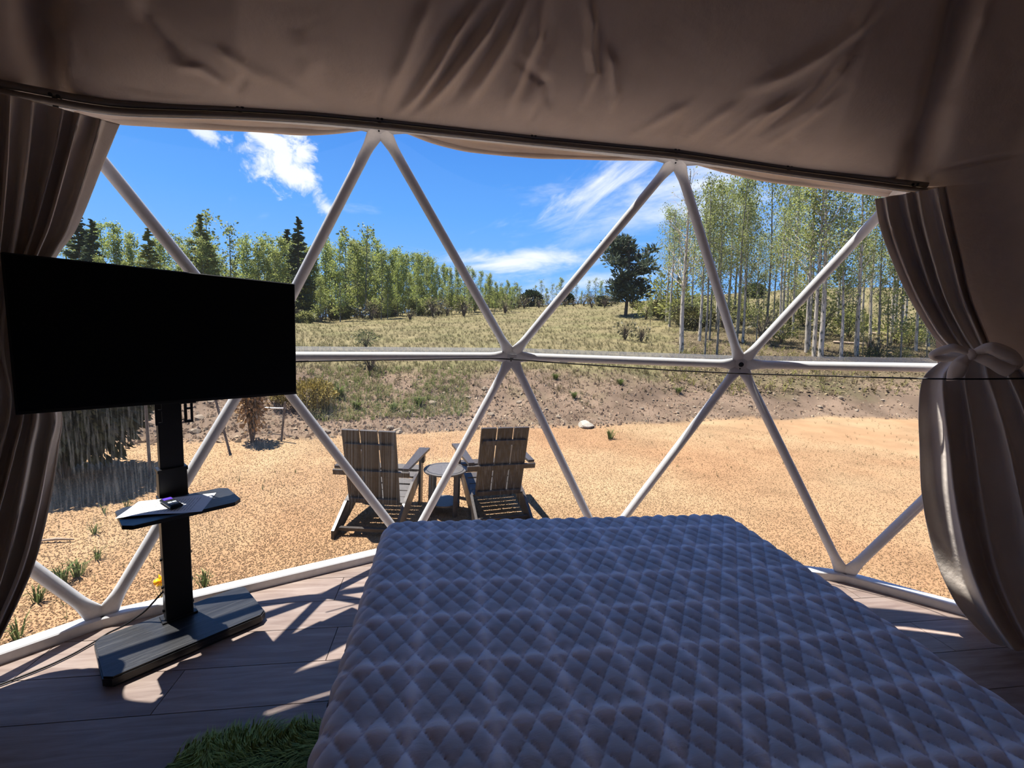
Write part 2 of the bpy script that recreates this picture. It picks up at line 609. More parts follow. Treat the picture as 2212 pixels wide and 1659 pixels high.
# value noise on arrays
_P = RNG.random((64, 64, 64)).astype(np.float32)
def vnoise(x, y, z=0.0):
    x, y, z = np.broadcast_arrays(np.asarray(x, float), np.asarray(y, float), np.asarray(z, float))
    xi, yi, zi = np.floor(x).astype(int), np.floor(y).astype(int), np.floor(z).astype(int)
    fx, fy, fz = x - xi, y - yi, z - zi
    fx, fy, fz = (f * f * (3 - 2 * f) for f in (fx, fy, fz))
    out = 0
    for a in (0, 1):
        for b in (0, 1):
            for c in (0, 1):
                w = (fx if a else 1 - fx) * (fy if b else 1 - fy) * (fz if c else 1 - fz)
                out = out + w * _P[(xi + a) & 63, (yi + b) & 63, (zi + c) & 63]
    return out - 0.5

def fbm(x, y, z=0.0, n=4):
    s, a = 0, 1.0
    for k in range(n):
        s = s + a * vnoise(x * 2 ** k + 7.3 * k, y * 2 ** k + 3.1 * k, np.asarray(z) * 2 ** k)
        a *= 0.5
    return s

# ------------------------------------------------------------------ terrain
ZG = -0.35
_edge = np.array([(-5.4, 4.3), (-4.71, 5.94), (-4.45, 6.46), (-4.1, 6.83), (-3.52, 6.92), (-2.84, 6.99), (-1.95, 7.22), (-0.5, 7.59), (1.19, 7.94), (3.13, 8.23), (5.61, 8.96), (8.36, 9.41), (11.39, 9.73), (16.0, 9.0)])
_edge_b = np.arctan2(_edge[:, 0], _edge[:, 1])
_edge_r = np.hypot(_edge[:, 0], _edge[:, 1])
# height of the hill's crest by bearing (radians), measured at 55 m
_crest_b = np.radians([-60, -42, -24, -14, -4, 4, 10, 17, 25, 33, 42, 60])
_crest_h = np.array([2.0, 2.0, 2.1, 2.3, 3.6, 4.5, 5.0, 5.4, 6.0, 6.8, 7.4, 7.4])

def edge_r(b):
    return np.interp(b, _edge_b, _edge_r)

def height(x, y):
    x, y = np.asarray(x, float), np.asarray(y, float)
    r = np.hypot(x, y)
    b = np.arctan2(x, y)
    rb = edge_r(b)
    s = r - rb
    hc = np.interp(b, _crest_b, _crest_h)
    bank = np.clip(s / 3.6, 0, 1)
    bank = bank * bank * (3 - 2 * bank) * 0.35 + bank * 0.65
    h = ZG + 0.80 * bank
    t = np.clip((r - rb - 3.4) / (55.0 - rb - 3.4), 0, 1)
    h = h + np.where(s > 3.4, (hc - 0.45) * (t * 0.72 + 0.28 * t * t), 0)
    h = h - np.where(r > 55, (r - 55) * 0.03, 0)
    rough = np.clip(s / 1.0, 0, 1)
    h = h + rough * (0.16 * fbm(x * 0.45, y * 0.45, 1.7, 3) + 0.09 * np.clip(1.6 - np.abs(s - 1.8) / 1.8, 0, 1) * fbm(x * 2.6, y * 2.6, 4.1, 3))
    h = h + (1 - rough) * 0.035 * fbm(x * 0.8, y * 0.8, 9.2, 3)
    front = np.clip((np.abs(b) - 1.25) / 0.2, 0, 1)
    return h * (1 - front) + ZG * front

def on_ground(px, py, rmax=75):
    d = ray(px, py)
    dh = math.hypot(d[0], d[1])
    ts = np.concatenate([np.linspace(2, 14, 500), np.linspace(14, rmax, 700)]) / dh
    P = EYEP[None] + ts[:, None] * d[None]
    hit = np.nonzero(P[:, 2] < height(P[:, 0], P[:, 1]))[0]
    k = hit[0] if len(hit) else len(ts) - 1
    p = P[k].copy()
    p[2] = float(height(p[0], p[1]))
    return p

GRAVEL, BANK, MEADOW, FOREST, GREEN = (np.array(c) * 0.58 for c in ((0.74, 0.505, 0.285), (0.36, 0.255, 0.18), (0.385, 0.32, 0.165), (0.24, 0.185, 0.11), (0.22, 0.235, 0.085)))

def zones(x, y):
    r = np.hypot(x, y)
    b = np.arctan2(x, y)
    s = r - edge_r(b) + 0.35 * fbm(x * 1.5, y * 1.5, 2.2, 3)
    n1 = fbm(x * 0.5, y * 0.5, 5.5, 4)
    n2 = fbm(x * 1.7, y * 1.7, 8.8, 3)
    c = np.empty(x.shape + (3,))
    g = GRAVEL[None] * (1 + 0.20 * n2[:, None])
    # redder heaps and thin sandy patches in the gravel
    red = np.clip(0.5 + 1.6 * n1, 0, 1)[:, None]
    g = g * (1 - 0.30 * red * np.array([0.35, 0.75, 0.9])[None])
    bank = BANK[None] * (1 + 0.6 * n2[:, None])
    grassy = np.clip(0.15 + 2.4 * n1 + (s - 2.0) * 0.35, 0, 1)[:, None]
    bank = bank * (1 - 0.55 * grassy) + GREEN[None] * 0.9 * 0.55 * grassy
    mead = MEADOW[None] * (1 + 0.5 * n2[:, None])
    gm = np.clip(0.3 + 1.8 * n1, 0, 1)[:, None]
    mead = mead * (1 - 0.4 * gm) + (GREEN * 1.15)[None] * 0.4 * gm
    fw = np.clip((np.degrees(b) - 27 - 6 * n1) / 4, 0, 1) * np.clip((30 - r) / 6, 0, 1)
    fw = fw[:, None]
    forest = FOREST[None] * (1 + 0.5 * n2[:, None])
    hill = mead * (1 - fw) + forest * fw
    k1 = np.clip(s / 0.25, 0, 1)[:, None]
    k2 = np.clip((s - 2.9) / 1.6, 0, 1)[:, None]
    c = g * (1 - k1) + bank * k1
    c = c * (1 - k2) + hill * k2
    return c, s, fw[:, 0]

bt = np.concatenate([np.radians(np.linspace(-180, -80, 26)[:-1]), np.radians(np.linspace(-80, 80, 470)), np.radians(np.linspace(80, 180, 26)[1:])])
rt = np.concatenate([[0.3], np.exp(np.linspace(math.log(1.5), math.log(130), 300))])
BT, RT = np.meshgrid(bt, rt, indexing='ij')
TX, TY = (RT * np.sin(BT)).ravel(), (RT * np.cos(BT)).ravel()
TZ = height(TX, TY)
TC, _, _ = zones(TX, TY)
ground = structure(link_np('ground', np.stack([TX, TY, TZ], 1), grid_faces(len(bt), len(rt)), M['ground'], None, True, np.clip(TC, 0.01, 1)))

# gravel chips: little four-sided flakes by the tens of thousands
def flakes(name, P, size, cols, mat, flatness=0.5):
    n = len(P)
    base = np.array([(1, 0, -0.3), (-0.5, 0.87, -0.3), (-0.5, -0.87, -0.3), (0, 0, 0.9)])
    an = RNG.random(n) * 6.283
    ca, sa = np.cos(an), np.sin(an)
    jit = 0.65 + 0.7 * RNG.random((n, 4, 3))
    b = base[None] * jit
    x = b[..., 0] * ca[:, None] - b[..., 1] * sa[:, None]
    y = b[..., 0] * sa[:, None] + b[..., 1] * ca[:, None]
    tilt = (RNG.random((n, 2)) - 0.5) * 1.2
    z = b[..., 2] * flatness + x * tilt[:, :1] + y * tilt[:, 1:]
    V = np.stack([x, y, z], -1) * np.asarray(size)[:, None, None] + P[:, None, :]
    F = np.array([(0, 1, 3), (1, 2, 3), (2, 0, 3), (0, 2, 1)])[None] + (np.arange(n) * 4)[:, None, None]
    return stuff(link_np(name, V.reshape(-1, 3), F.reshape(-1, 3), mat, None, False, np.repeat(cols, 4, 0)))

def polar_scatter(n, r0, r1, b0, b1):
    r = np.exp(RNG.random(n) * (math.log(r1) - math.log(r0)) + math.log(r0))
    b = np.radians(b0 + RNG.random(n) * (b1 - b0))
    return r * np.sin(b), r * np.cos(b)

gx, gy = polar_scatter(230000, 2.3, 10.5, -50, 58)
s_ = np.hypot(gx, gy) - edge_r(np.arctan2(gx, gy))
k = (s_ < 0.05) & (np.hypot(gx - DC[0], gy - DC[1]) > 4.12)
gx, gy = gx[k][:150000], gy[k][:150000]
gc, _, _ = zones(gx, gy)
gc = gc * (0.58 + 0.66 * RNG.random((len(gx), 1))) * (1 + 0.10 * (RNG.random((len(gx), 3)) - 0.5))
o = flakes('gravel', np.stack([gx, gy, height(gx, gy) + 0.003], 1), 0.0042 + 0.0052 * RNG.random(len(gx)), np.clip(gc, 0.02, 0.95), M['chips'])
tag(o, 'golden gravel spread over the yard between the dome and the dirt bank', 'gravel')

bx, by = polar_scatter(60000, 6.2, 17, -52, 58)
s_ = np.hypot(bx, by) - edge_r(np.arctan2(bx, by))
k = (s_ > 0.02) & (s_ < 4.2) & (RNG.random(len(bx)) < np.clip(1.25 - s_ / 3.8, 0.05, 1))
bx, by = bx[k], by[k]
bc = np.where(RNG.random((len(bx), 1)) < 0.28, np.array([[0.40, 0.305, 0.21]]), np.array([[0.27, 0.185, 0.125]]))
bc = bc * (0.65 + 0.7 * RNG.random((len(bx), 1)))
sz = 0.012 + 0.05 * RNG.random(len(bx)) ** 3.6
o = flakes('rubble', np.stack([bx, by, height(bx, by) + sz * 0.1], 1), sz, bc, M['rubble'], 0.75)
tag(o, 'broken clods and stone chips strewn over the dirt bank', 'rubble')

def blades(name, P, h, spread, cols, mat, per):
    """Tufts of tapering blades: P tuft roots, per blades each, every blade two triangles bent outwards."""
    n = len(P)
    an = RNG.random((n, per)) * 6.283
    hh = h[:, None] * (0.55 + 0.6 * RNG.random((n, per)))
    sp = spread * hh * (0.25 + 0.9 * RNG.random((n, per)))
    w = hh * (0.018 + 0.022 * RNG.random((n, per)))
    dx, dy = np.cos(an), np.sin(an)
    root = P[:, None, :] + np.stack([dx, dy, 0 * dx], -1) * (h[:, None] * 0.22 * RNG.random((n, per)))[..., None]
    side = np.stack([-dy, dx, 0 * dx], -1) * w[..., None]
    mid = root + np.stack([dx * sp * 0.35, dy * sp * 0.35, hh * 0.6], -1)
    tip = root + np.stack([dx * sp, dy * sp, hh * (0.95 - 0.35 * RNG.random((n, per)))], -1)
    V = np.stack([root - side, root + side, mid + side * 0.8, mid - side * 0.8, tip], 2).reshape(-1, 3)
    m = n * per
    b = (np.arange(m) * 5)[:, None]
    F = np.concatenate([b + np.array([[0, 1, 2]]), b + np.array([[0, 2, 3]]), b + np.array([[3, 2, 4]])], 0)
    cc = np.repeat(cols, per, 0) * (0.75 + 0.5 * RNG.random((m, 1)))
    return link_np(name, V, F, mat, None, False, np.clip(np.repeat(cc, 5, 0), 0.01, 0.95))

mx, my = polar_scatter(26000, 9.0, 62, -50, 58)
mc, ms, mf = zones(mx, my)
k = (ms > 1.2) & (RNG.random(len(mx)) < np.clip((ms - 1.2) / 2.5, 0.12, 1)) & (RNG.random(len(mx)) > mf * 0.72)
mx, my, mc, mr = mx[k], my[k], mc[k], np.hypot(mx, my)[k]
straw = np.where(RNG.random((len(mx), 1)) < 0.62, np.array([[0.37, 0.31, 0.165]]), np.array([[0.19, 0.20, 0.075]]))
o = blades('dry_grass', np.stack([mx, my, height(mx, my) - 0.01], 1), 0.06 + 0.13 * RNG.random(len(mx)) ** 1.5 + 0.0020 * mr, 1.2, 0.6 * mc + 0.4 * straw, M['grass'], 9)
tag(stuff(o), 'short straw coloured grass covering the hillside meadow', 'grass')

# sparse sprouts in the thin gravel, both flanks of the yard
sx = np.concatenate([RNG.uniform(3.0, 11, 420), RNG.uniform(-5, -1.6, 150)])
sy = np.concatenate([RNG.uniform(5.2, 9.6, 420), RNG.uniform(2.6, 5.6, 150)])
s_ = np.hypot(sx, sy) - edge_r(np.arctan2(sx, sy))
k = (s_ < 0.1) & (np.hypot(sx - DC[0], sy - DC[1]) > 4.3) & (fbm(sx * 0.7, sy * 0.7, 3.3, 3) + (sx > 0) * 0.25 > -0.05)
sx, sy = sx[k], sy[k]
o = blades('sprouting_weeds', np.stack([sx, sy, height(sx, sy)], 1), 0.025 + 0.05 * RNG.random(len(sx)), 1.2, np.where(RNG.random((len(sx), 1)) < 0.5, np.array([[0.19, 0.15, 0.07]]), np.array([[0.12, 0.14, 0.055]])), M['grass'], 5)
tag(stuff(o), 'thin sprouting weeds scattered over the gravel yard', 'weeds')

bgx, bgy = polar_scatter(5200, 7.5, 13.5, -17, 3)
s_ = np.hypot(bgx, bgy) - edge_r(np.arctan2(bgx, bgy))
k = (s_ > 0.7) & (s_ < 3.8) & (fbm(bgx * 0.9, bgy * 0.9, 12.5, 3) > -0.12)
bgx, bgy = bgx[k], bgy[k]
o = blades('bank_grass', np.stack([bgx, bgy, height(bgx, bgy) - 0.01], 1), 0.05 + 0.12 * RNG.random(len(bgx)), 1.0, np.where(RNG.random((len(bgx), 1)) < 0.6, np.array([[0.24, 0.29, 0.09]]), np.array([[0.36, 0.32, 0.15]])), M['grass'], 7)
tag(stuff(o), 'green new grass spreading over the bank behind the chairs', 'grass')
lx, ly = polar_scatter(16000, 11, 32, 24, 58)
_, ls_, lf_ = zones(lx, ly)
k = (lf_ > 0.4) & (ls_ > 2.0)
lx, ly = lx[k], ly[k]
lc = np.where(RNG.random((len(lx), 1)) < 0.3, np.array([[0.34, 0.27, 0.15]]), np.array([[0.17, 0.125, 0.08]])) * (0.6 + 0.8 * RNG.random((len(lx), 1)))
o = flakes('leaf_litter', np.stack([lx, ly, height(lx, ly) + 0.01], 1), 0.02 + 0.06 * RNG.random(len(lx)) ** 2, lc, M['rubble'], 0.4)
tag(o, 'brown leaf litter covering the floor of the birch grove', 'litter')
k = RNG.random(len(lx)) < 0.16
o = blades('grove_grass', np.stack([lx[k], ly[k], height(lx[k], ly[k]) - 0.01], 1), 0.10 + 0.22 * RNG.random(k.sum()), 1.1, np.where(RNG.random((k.sum(), 1)) < 0.5, np.array([[0.34, 0.32, 0.10]]), np.array([[0.30, 0.23, 0.13]])), M['grass'], 7)
tag(stuff(o), 'thin yellowish grass between the birch trunks', 'grass')

# ------------------------------------------------------------------ floor of the dome
HUB_B = np.array([(-1.622, 2.204, 0.03), (-0.229, 2.827, 0.03), (1.115, 2.758, 0.03), (2.573, 2.275, 0.03)])
HUB_M = np.array([(-1.051, 2.634, 1.302), (0.432, 2.921, 1.337), (1.962, 2.66, 1.354), (3.26, 1.862, 1.428)])
HUB_T = np.array([(-1.602, 2.108, 2.35), (-0.388, 2.517, 2.56), (1.302, 2.517, 2.564), (2.49, 2.16, 2.411)])
HUB_MX = np.array([-2.36, 1.80, 1.33])          # the hub behind the gathered curtain by the television
RB = 4.03
base_poly = [(-2.76, 1.20)] + [tuple(p[:2]) for p in HUB_B] + [(3.62, 1.35)]
for d in range(60, 301, 20):
    a = math.radians(d)
    base_poly.append((DC[0] + RB * math.sin(a), DC[1] + RB * math.cos(a)))
base_poly = base_poly[::-1]                     # counter-clockwise

def clip_poly(poly, clip):
    out = list(poly)
    n = len(clip)
    for i in range(n):
        ax_, ay_ = clip[i]
        bx_, by_ = clip[(i + 1) % n]
        src, out = out, []
        side = lambda p: (bx_ - ax_) * (p[1] - ay_) - (by_ - ay_) * (p[0] - ax_)
        for j in range(len(src)):
            p, q = src[j], src[(j + 1) % len(src)]
            sp_, sq_ = side(p), side(q)
            if sp_ >= 0:
                out.append(p)
            if (sp_ >= 0) != (sq_ >= 0):
                u = sp_ / (sp_ - sq_)
                out.append((p[0] + u * (q[0] - p[0]), p[1] + u * (q[1] - p[1])))
        if not out:
            return []
    return out

def inset_poly(poly, f):
    cx, cy = DC[0], DC[1]
    return [(cx + (p[0] - cx) * f, cy + (p[1] - cy) * f) for p in poly]

mb = MB()
mb.prism(inset_poly(base_poly, 1.004), (0, 0, 0), (1, 0, 0), (0, 1, 0), (0, 0, 1), -0.30, -0.016)
floor = structure(mb.build('floor', M['subfloor']))
plank_clip = inset_poly(base_poly, 0.995)
rows = {}
PW = 0.2225
k0 = -16
for kk in range(k0, 8):
    y0 = 1.650 + kk * PW
    x = -1.08 - 1.22 * 4 + (0.0 if kk == 0 else ((kk * 0.47) % 1.0) * 1.22)
    while x < 5:
        g = 0.0018
        q = clip_poly([(x + g, y0 + g), (x + 1.22 - g, y0 + g), (x + 1.22 - g, y0 + PW - g), (x + g, y0 + PW - g)], plank_clip)
        x += 1.22
        if len(q) < 3:
            continue
        cx_, cy_ = sum(p[0] for p in q) / len(q), sum(p[1] for p in q) / len(q)
        mb = MB()
        mb.prism([(p[0] - cx_, p[1] - cy_) for p in q], (0, 0, 0), (1, 0, 0), (0, 1, 0), (0, 0, 1), -0.012, 0)
        o = mb.build('plank', M['plank'], floor)
        o.location = (cx_, cy_, 0)

# white base rail along the window's foot
mb = MB()
pts = [np.array(p + (0.0,)) for p in ((-2.76, 1.20),)] + [np.array((p[0], p[1], 0.0)) for p in HUB_B] + [np.array((3.62, 1.35, 0.0))]
for a, b in zip(pts[:-1], pts[1:]):
    d = b - a
    L = np.linalg.norm(d)
    d /= L
    nrm = np.array([-d[1], d[0], 0.0])
    mb.box((a + b) / 2 + nrm * 0.012 + np.array([0, 0, 0.02]), d, nrm, (0, 0, 1), L / 2 + 0.012, 0.036, 0.03, 0.006)
structure(mb.build('trim_1', M['white_trim']))

# ------------------------------------------------------------------ dome frame
frame = thing('dome_frame', 'white steel tube frame of triangles holding up the clear window', 'frame', (DC[0], DC[1] + 4.0, 0.0))
frame_inv = np.array(frame.location)

def strut(p0, p1, name='tube'):
    p0, p1 = np.asarray(p0) - frame_inv, np.asarray(p1) - frame_inv
    c = DC - frame_inv
    d = p1 - p0
    L = np.linalg.norm(d)
    d /= L
    nrm = (p0 + p1) / 2 - c
    nrm -= d * (nrm @ d)
    nrm /= np.linalg.norm(nrm)
    s = np.cross(d, nrm)
    R = 0.0275
    st = [(-0.025, 0.020, 0.004), (-0.01, 0.036, 0.0045), (0.035, 0.041, 0.005), (0.055, 0.040, 0.008), (0.085, 0.035, 0.018), (0.125, 0.029, 0.0265), (0.16, R, R)]
    sec = [(t, a, b) for t, a, b in st] + [(L - t, a, b) for t, a, b in st[::-1]]
    seg = 16
    vs, fs = [], []
    for t, a, b in sec:
        for k in range(seg):
            an = 2 * math.pi * k / seg
            vs.append(p0 + d * t + s * a * math.cos(an) + nrm * b * math.sin(an))
    for i in range(len(sec) - 1):
        for k in range(seg):
            j = (k + 1) % seg
            fs.append((i * seg + k, i * seg + j, (i + 1) * seg + j, (i + 1) * seg + k))
    fs.append(tuple(range(seg - 1, -1, -1)))
    fs.append(tuple(range((len(sec) - 1) * seg, len(sec) * seg)))
    MB().add(vs, fs).build(name, M['white_tube'], frame, True)

for i in range(4):
    strut(HUB_M[i], HUB_B[i])
    strut(HUB_M[i], HUB_T[i])
    if i < 3:
        strut(HUB_M[i], HUB_M[i + 1])
        strut(HUB_M[i], HUB_B[i + 1])
        strut(HUB_M[i], HUB_T[i + 1])
strut(HUB_MX, HUB_B[0])
strut(HUB_MX, HUB_M[0])
strut(HUB_MX, HUB_T[0])
for i in range(3):
    strut(HUB_T[i], HUB_T[i + 1])
for hset, dz in ((HUB_M[1:3], 0), (HUB_T[1:3], 0)):
    for h in hset:
        n_ = (DC - h) / np.linalg.norm(DC - h)
        e1 = np.cross(n_, (0, 0, 1)); e1 /= np.linalg.norm(e1)
        e2 = np.cross(n_, e1)
        MB().box(h - frame_inv + n_ * 0.008, e1, e2, n_, 0.036, 0.042, 0.004, 0.003).build('hub_plate', M['white_tube'], frame)
        MB().disc(h - frame_inv, 0.016, 0.010, 0.016, 18, 0.002, e1, e2, n_).disc(h - frame_inv, 0.009, 0.014, 0.026, 6, 0.002, e1, e2, n_).build('bolt', M['bolt'], frame)
        MB().disc(h - frame_inv + e2 * 0.028 + e1 * 0.004, 0.005, 0.010, 0.0145, 10, 0.001, e1, e2, n_).build('bolt', M['bolt'], frame)

# clear vinyl outside the tubes
def out(p, d=0.045):
    n_ = (p - DC) / np.linalg.norm(p - DC)
    return p + n_ * d
Bx = np.array([-2.76, 1.20, 0.03]); By = np.array([3.62, 1.35, 0.03])
ring_m = [HUB_MX] + list(HUB_M)
ring_t = list(HUB_T)
ring_b = [Bx] + list(HUB_B) + [By]
VF = [out(p) for p in ring_m + ring_t] + [out(p, 0.02) for p in ring_b]
nm, ntt = len(ring_m), len(ring_t)
F = []
for i in range(nm - 1):
    F.append((i, i + 1, nm + i))
    if i < ntt - 1:
        F.append((i + 1, nm + i + 1, nm + i))
    F.append((i, nm + ntt + i + 1, i + 1))
    F.append((i, nm + ntt + i, nm + ntt + i + 1))
F.append((nm - 1, nm + ntt + nm - 1, nm + ntt + nm))
window = structure(link_mesh('window_1', VF, F, M['film']))
mb = MB()
for i in range(nm - 1):
    a, b = out(ring_m[i], 0.04), out(ring_m[i + 1], 0.04)
    d = (b - a); L = np.linalg.norm(d); d /= L
    nrm = (a + b) / 2 - DC; nrm -= d * (nrm @ d); nrm /= np.linalg.norm(nrm)
    upv = np.cross(nrm, d); upv *= np.sign(upv[2])
    mb.box((a + b) / 2 + upv * 0.030, d, nrm, upv, L / 2, 0.0015, 0.024)
mb.build('seam_band', M['seam'], window)
for px, py in ((1430, 774), (1756, 784), (2011, 791), (1240, 771)):
    p = on_dome(px, py, DR + 0.035)
    n_ = (DC - p) / np.linalg.norm(DC - p)
    e1 = np.cross(n_, (0, 0, 1)); e1 /= np.linalg.norm(e1)
    MB().disc(p, 0.012, 0, 0.003, 16, 0.001, e1, np.cross(n_, e1), n_).build('snap_button', M['tape'], window)

# ------------------------------------------------------------------ tent lining: ceiling and walls
RL = 4.02
rail_px = [(-40, 180), (108, 208), (240, 232), (520, 241), (670, 250), (820, 264), (990, 283), (1150, 300), (1300, 315), (1460, 330), (1600, 351), (1705, 367), (1850, 386), (1970, 402), (2000, 405)]
rail_pts = np.array([on_dome(x, y, RL) for x, y in rail_px])
_ra = np.arctan2(rail_pts[:, 0] - DC[0], rail_pts[:, 1] - DC[1])
_re = np.arcsin((rail_pts[:, 2] - DC[2]) / RL)

def rail_el(az):
    az = (np.asarray(az) + np.pi) % (2 * np.pi) - np.pi
    return np.interp(az, _ra, _re)

def belly(az, de):
    """How far the cloth hangs into the room, by the angle above the rail: it bellies out just over the rail."""
    de = np.maximum(de, 0)
    w = np.clip((0.62 - np.abs(az)) / 0.22, 0, 1)
    return 0.45 * w * (1 - np.exp(-de / 0.075)) * np.exp(-de / 0.55)

def on_lining(x, y):
    R = RL
    for _ in range(25):
        p = on_dome(x, y, R)
        q = p - DC
        az = math.atan2(q[0], q[1])
        R = 0.5 * R + 0.5 * (RL - float(belly(az, math.asin(q[2] / np.linalg.norm(q)) - float(rail_el(az)))))
    return on_dome(x, y, R)

def px_line(pts):
    return np.array([on_lining(x, y) for x, y in pts])

# folds of the cloth: measured creases (photograph points), half width, depth (+ = towards the room)
FOLDS = [
    ([(1040, 0), (980, 80), (945, 145), (900, 210), (860, 250)], 0.020, 0.040),
    ([(1010, 0), (960, 70), (915, 150), (870, 215), (840, 250)], 0.022, -0.030),
    ([(1095, 0), (1050, 75), (995, 145), (940, 210), (895, 255)], 0.022, 0.042),
    ([(1066, 0), (1015, 78), (968, 150), (918, 215), (878, 252)], 0.018, -0.028),
    ([(1140, -10), (1095, 90), (1048, 165), (1000, 235)], 0.024, 0.040),
    ([(1115, 0), (1070, 85), (1022, 158), (968, 225)], 0.018, -0.026),
    ([(935, -10), (900, 65), (870, 140), (830, 215)], 0.026, 0.028),
    ([(1172, -20), (1160, 82), (1130, 148), (1103, 213), (1092, 268)], 0.026, 0.036),
    ([(1190, 0), (1180, 90), (1150, 165), (1125, 220)], 0.030, -0.030),
    ([(1268, -20), (1280, 55), (1276, 110), (1285, 160), (1252, 235)], 0.020, 0.034),
    ([(1296, 0), (1300, 70), (1300, 130), (1300, 180)], 0.018, -0.022),
    ([(1307, 98), (1323, 142), (1329, 203), (1318, 246)], 0.018, 0.026),
    ([(1904, -20), (1855, 60), (1783, 115), (1685, 170), (1613, 195)], 0.030, 0.034),
    ([(1935, 0), (1870, 80), (1800, 140), (1720, 200), (1640, 240)], 0.022, -0.030),
    ([(1870, 80), (1794, 142), (1729, 197), (1657, 246), (1560, 330)], 0.020, 0.036),
    ([(1844, 115), (1800, 175), (1750, 230), (1685, 279)], 0.022, 0.032),
    ([(1820, 115), (1765, 190), (1705, 245), (1640, 290)], 0.016, -0.026),
    ([(1811, 203), (1723, 268), (1646, 322)], 0.024, 0.026),
    ([(1493, 219), (1420, 262), (1340, 307)], 0.030, 0.020),
    ([(1591, 219), (1530, 265), (1471, 312)], 0.026, 0.022),
    ([(1690, 210), (1620, 260), (1540, 318)], 0.022, 0.022),
    ([(525, 218), (475, 175), (435, 150), (370, 142)], 0.020, 0.022),
    ([(395, 130), (350, 75), (320, 40), (300, -10)], 0.030, -0.030),
    ([(465, 100), (520, 140), (575, 180)], 0.026, 0.020),
    ([(560, 150), (620, 190), (690, 230)], 0.030, 0.012),
    ([(130, 190), (140, 140), (135, 90), (120, 0)], 0.030, 0.045),
    ([(2005, 330), (2060, 190), (2105, 60), (2130, -20)], 0.040, 0.050),
    ([(250, 200), (340, 215), (460, 222)], 0.022, 0.018),
    ([(640, 60), (670, 130), (650, 200)], 0.040, 0.014),
    ([(2014, 369), (2110, 350), (2212, 330)], 0.012, -0.012),
    ([(1120, 130), (1180, 180), (1190, 240)], 0.02, -0.020),
]
CREASE = [([(106, 208), (104, 150), (98, 90), (84, -20)], 0.055, -0.14), ([(1968, 396), (2004, 300), (2040, 200), (2068, 90), (2092, -20)], 0.060, -0.15)]
for cx_, cy_ in ((518, 230), (820, 256), (1152, 293), (1462, 322), (1705, 358)):
    FOLDS.append(([(cx_, cy_), (cx_ - 8, cy_ - 30), (cx_ + 14, cy_ - 75)], 0.016, -0.018))

def seg_dist(P, A, B):
    d = B - A
    t = np.clip(((P - A) @ d) / (d @ d), 0, 1)
    return np.linalg.norm(P - (A + t[:, None] * d), axis=1), t

def fold_field(P):
    dsp = np.zeros(len(P))
    for lst in (FOLDS, CREASE):
        for pts, w, a in lst:
            L = px_line(pts)
            n = len(L) - 1
            best = np.full(len(P), 9.0)
            par = np.zeros(len(P))
            near = np.nonzero(np.linalg.norm(P - L.mean(0), axis=1) < 2.0)[0]
            for i in range(n):
                dd, t = seg_dist(P[near], L[i], L[i + 1])
                m = dd < best[near]
                idx = near[m]
                best[idx] = dd[m]
                par[idx] = (i + t[m]) / n
            ends = np.ones(len(P)) if lst is CREASE else np.clip(np.minimum(par, 1 - par) * 3.5 + 0.15, 0, 1)
            dsp += a * ends * np.exp(-(best / w) ** 2)
    return dsp

naz = np.concatenate([np.radians(np.linspace(-180, -52, 40)[:-1]), np.radians(np.linspace(-52, 52, 470)), np.radians(np.linspace(52, 180, 40)[1:])])
nel = np.concatenate([0.40 * np.linspace(0, 1, 230) ** 1.35, np.linspace(0.40, 1.0, 40)[1:]])
AZ, TT = np.meshgrid(naz, nel, indexing='ij')
E0 = rail_el(AZ)
EL = E0 + (math.pi / 2 - E0) * TT
dirs = np.stack([np.cos(EL) * np.sin(AZ), np.cos(EL) * np.cos(AZ), np.sin(EL)], -1).reshape(-1, 3)
bel = belly(AZ, EL - E0).ravel()
P0 = DC + dirs * (RL - bel)[:, None]
dsp = fold_field(P0)
wob = 0.016 * fbm(P0[:, 0] * 1.6, P0[:, 1] * 1.6, P0[:, 2] * 1.6, 4) + 0.05 * fbm(P0[:, 0] * 0.6, P0[:, 1] * 0.6, P0[:, 2] * 0.6, 2)
hang = np.clip((EL - E0).ravel() / 0.10, 0, 1)
dsp = (dsp * np.clip(hang * 1.5 + 0.25, 0, 1) + wob * hang)
sag = 0.06 * np.clip((EL - E0).ravel() / 0.5, 0, 1)
P1 = DC + dirs * (RL - bel - dsp)[:, None]
structure(link_np('ceiling', P1, grid_faces(len(naz), len(nel)), M['lining'], None, True))

def wall(name, a0, a1, na, amp, slant=0):
    az = np.radians(np.linspace(a0, a1, na))
    tt = np.linspace(0, 1, 60)
    A, T = np.meshgrid(az, tt, indexing='ij')
    if slant:
        u = (A - az[0]) / (az[-1] - az[0])
        w0 = (1 - u) if slant > 0 else u
        A = A + np.radians(slant) * (1 - T) ** 0.8 * w0
    e0 = math.asin((0.0 - DC[2]) / RL)
    E1 = rail_el(A)
    E = e0 + (E1 - e0) * T
    d = np.stack([np.cos(E) * np.sin(A), np.cos(E) * np.cos(A), np.sin(E)], -1).reshape(-1, 3)
    p = DC + d * RL
    w = amp * fbm(p[:, 0] * 1.4, p[:, 1] * 1.4, p[:, 2] * 0.5, 3) * np.sin(np.pi * T.ravel())
    structure(link_np(name, DC + d * (RL - w)[:, None], grid_faces(na, 60), M['lining'], None, True))
wall('wall_right', 30.8, 120, 160, 0.05, 8)
wall('wall_back', 120, 240, 60, 0.03)
wall('wall_left', 240, 326.5, 160, 0.05, -8)

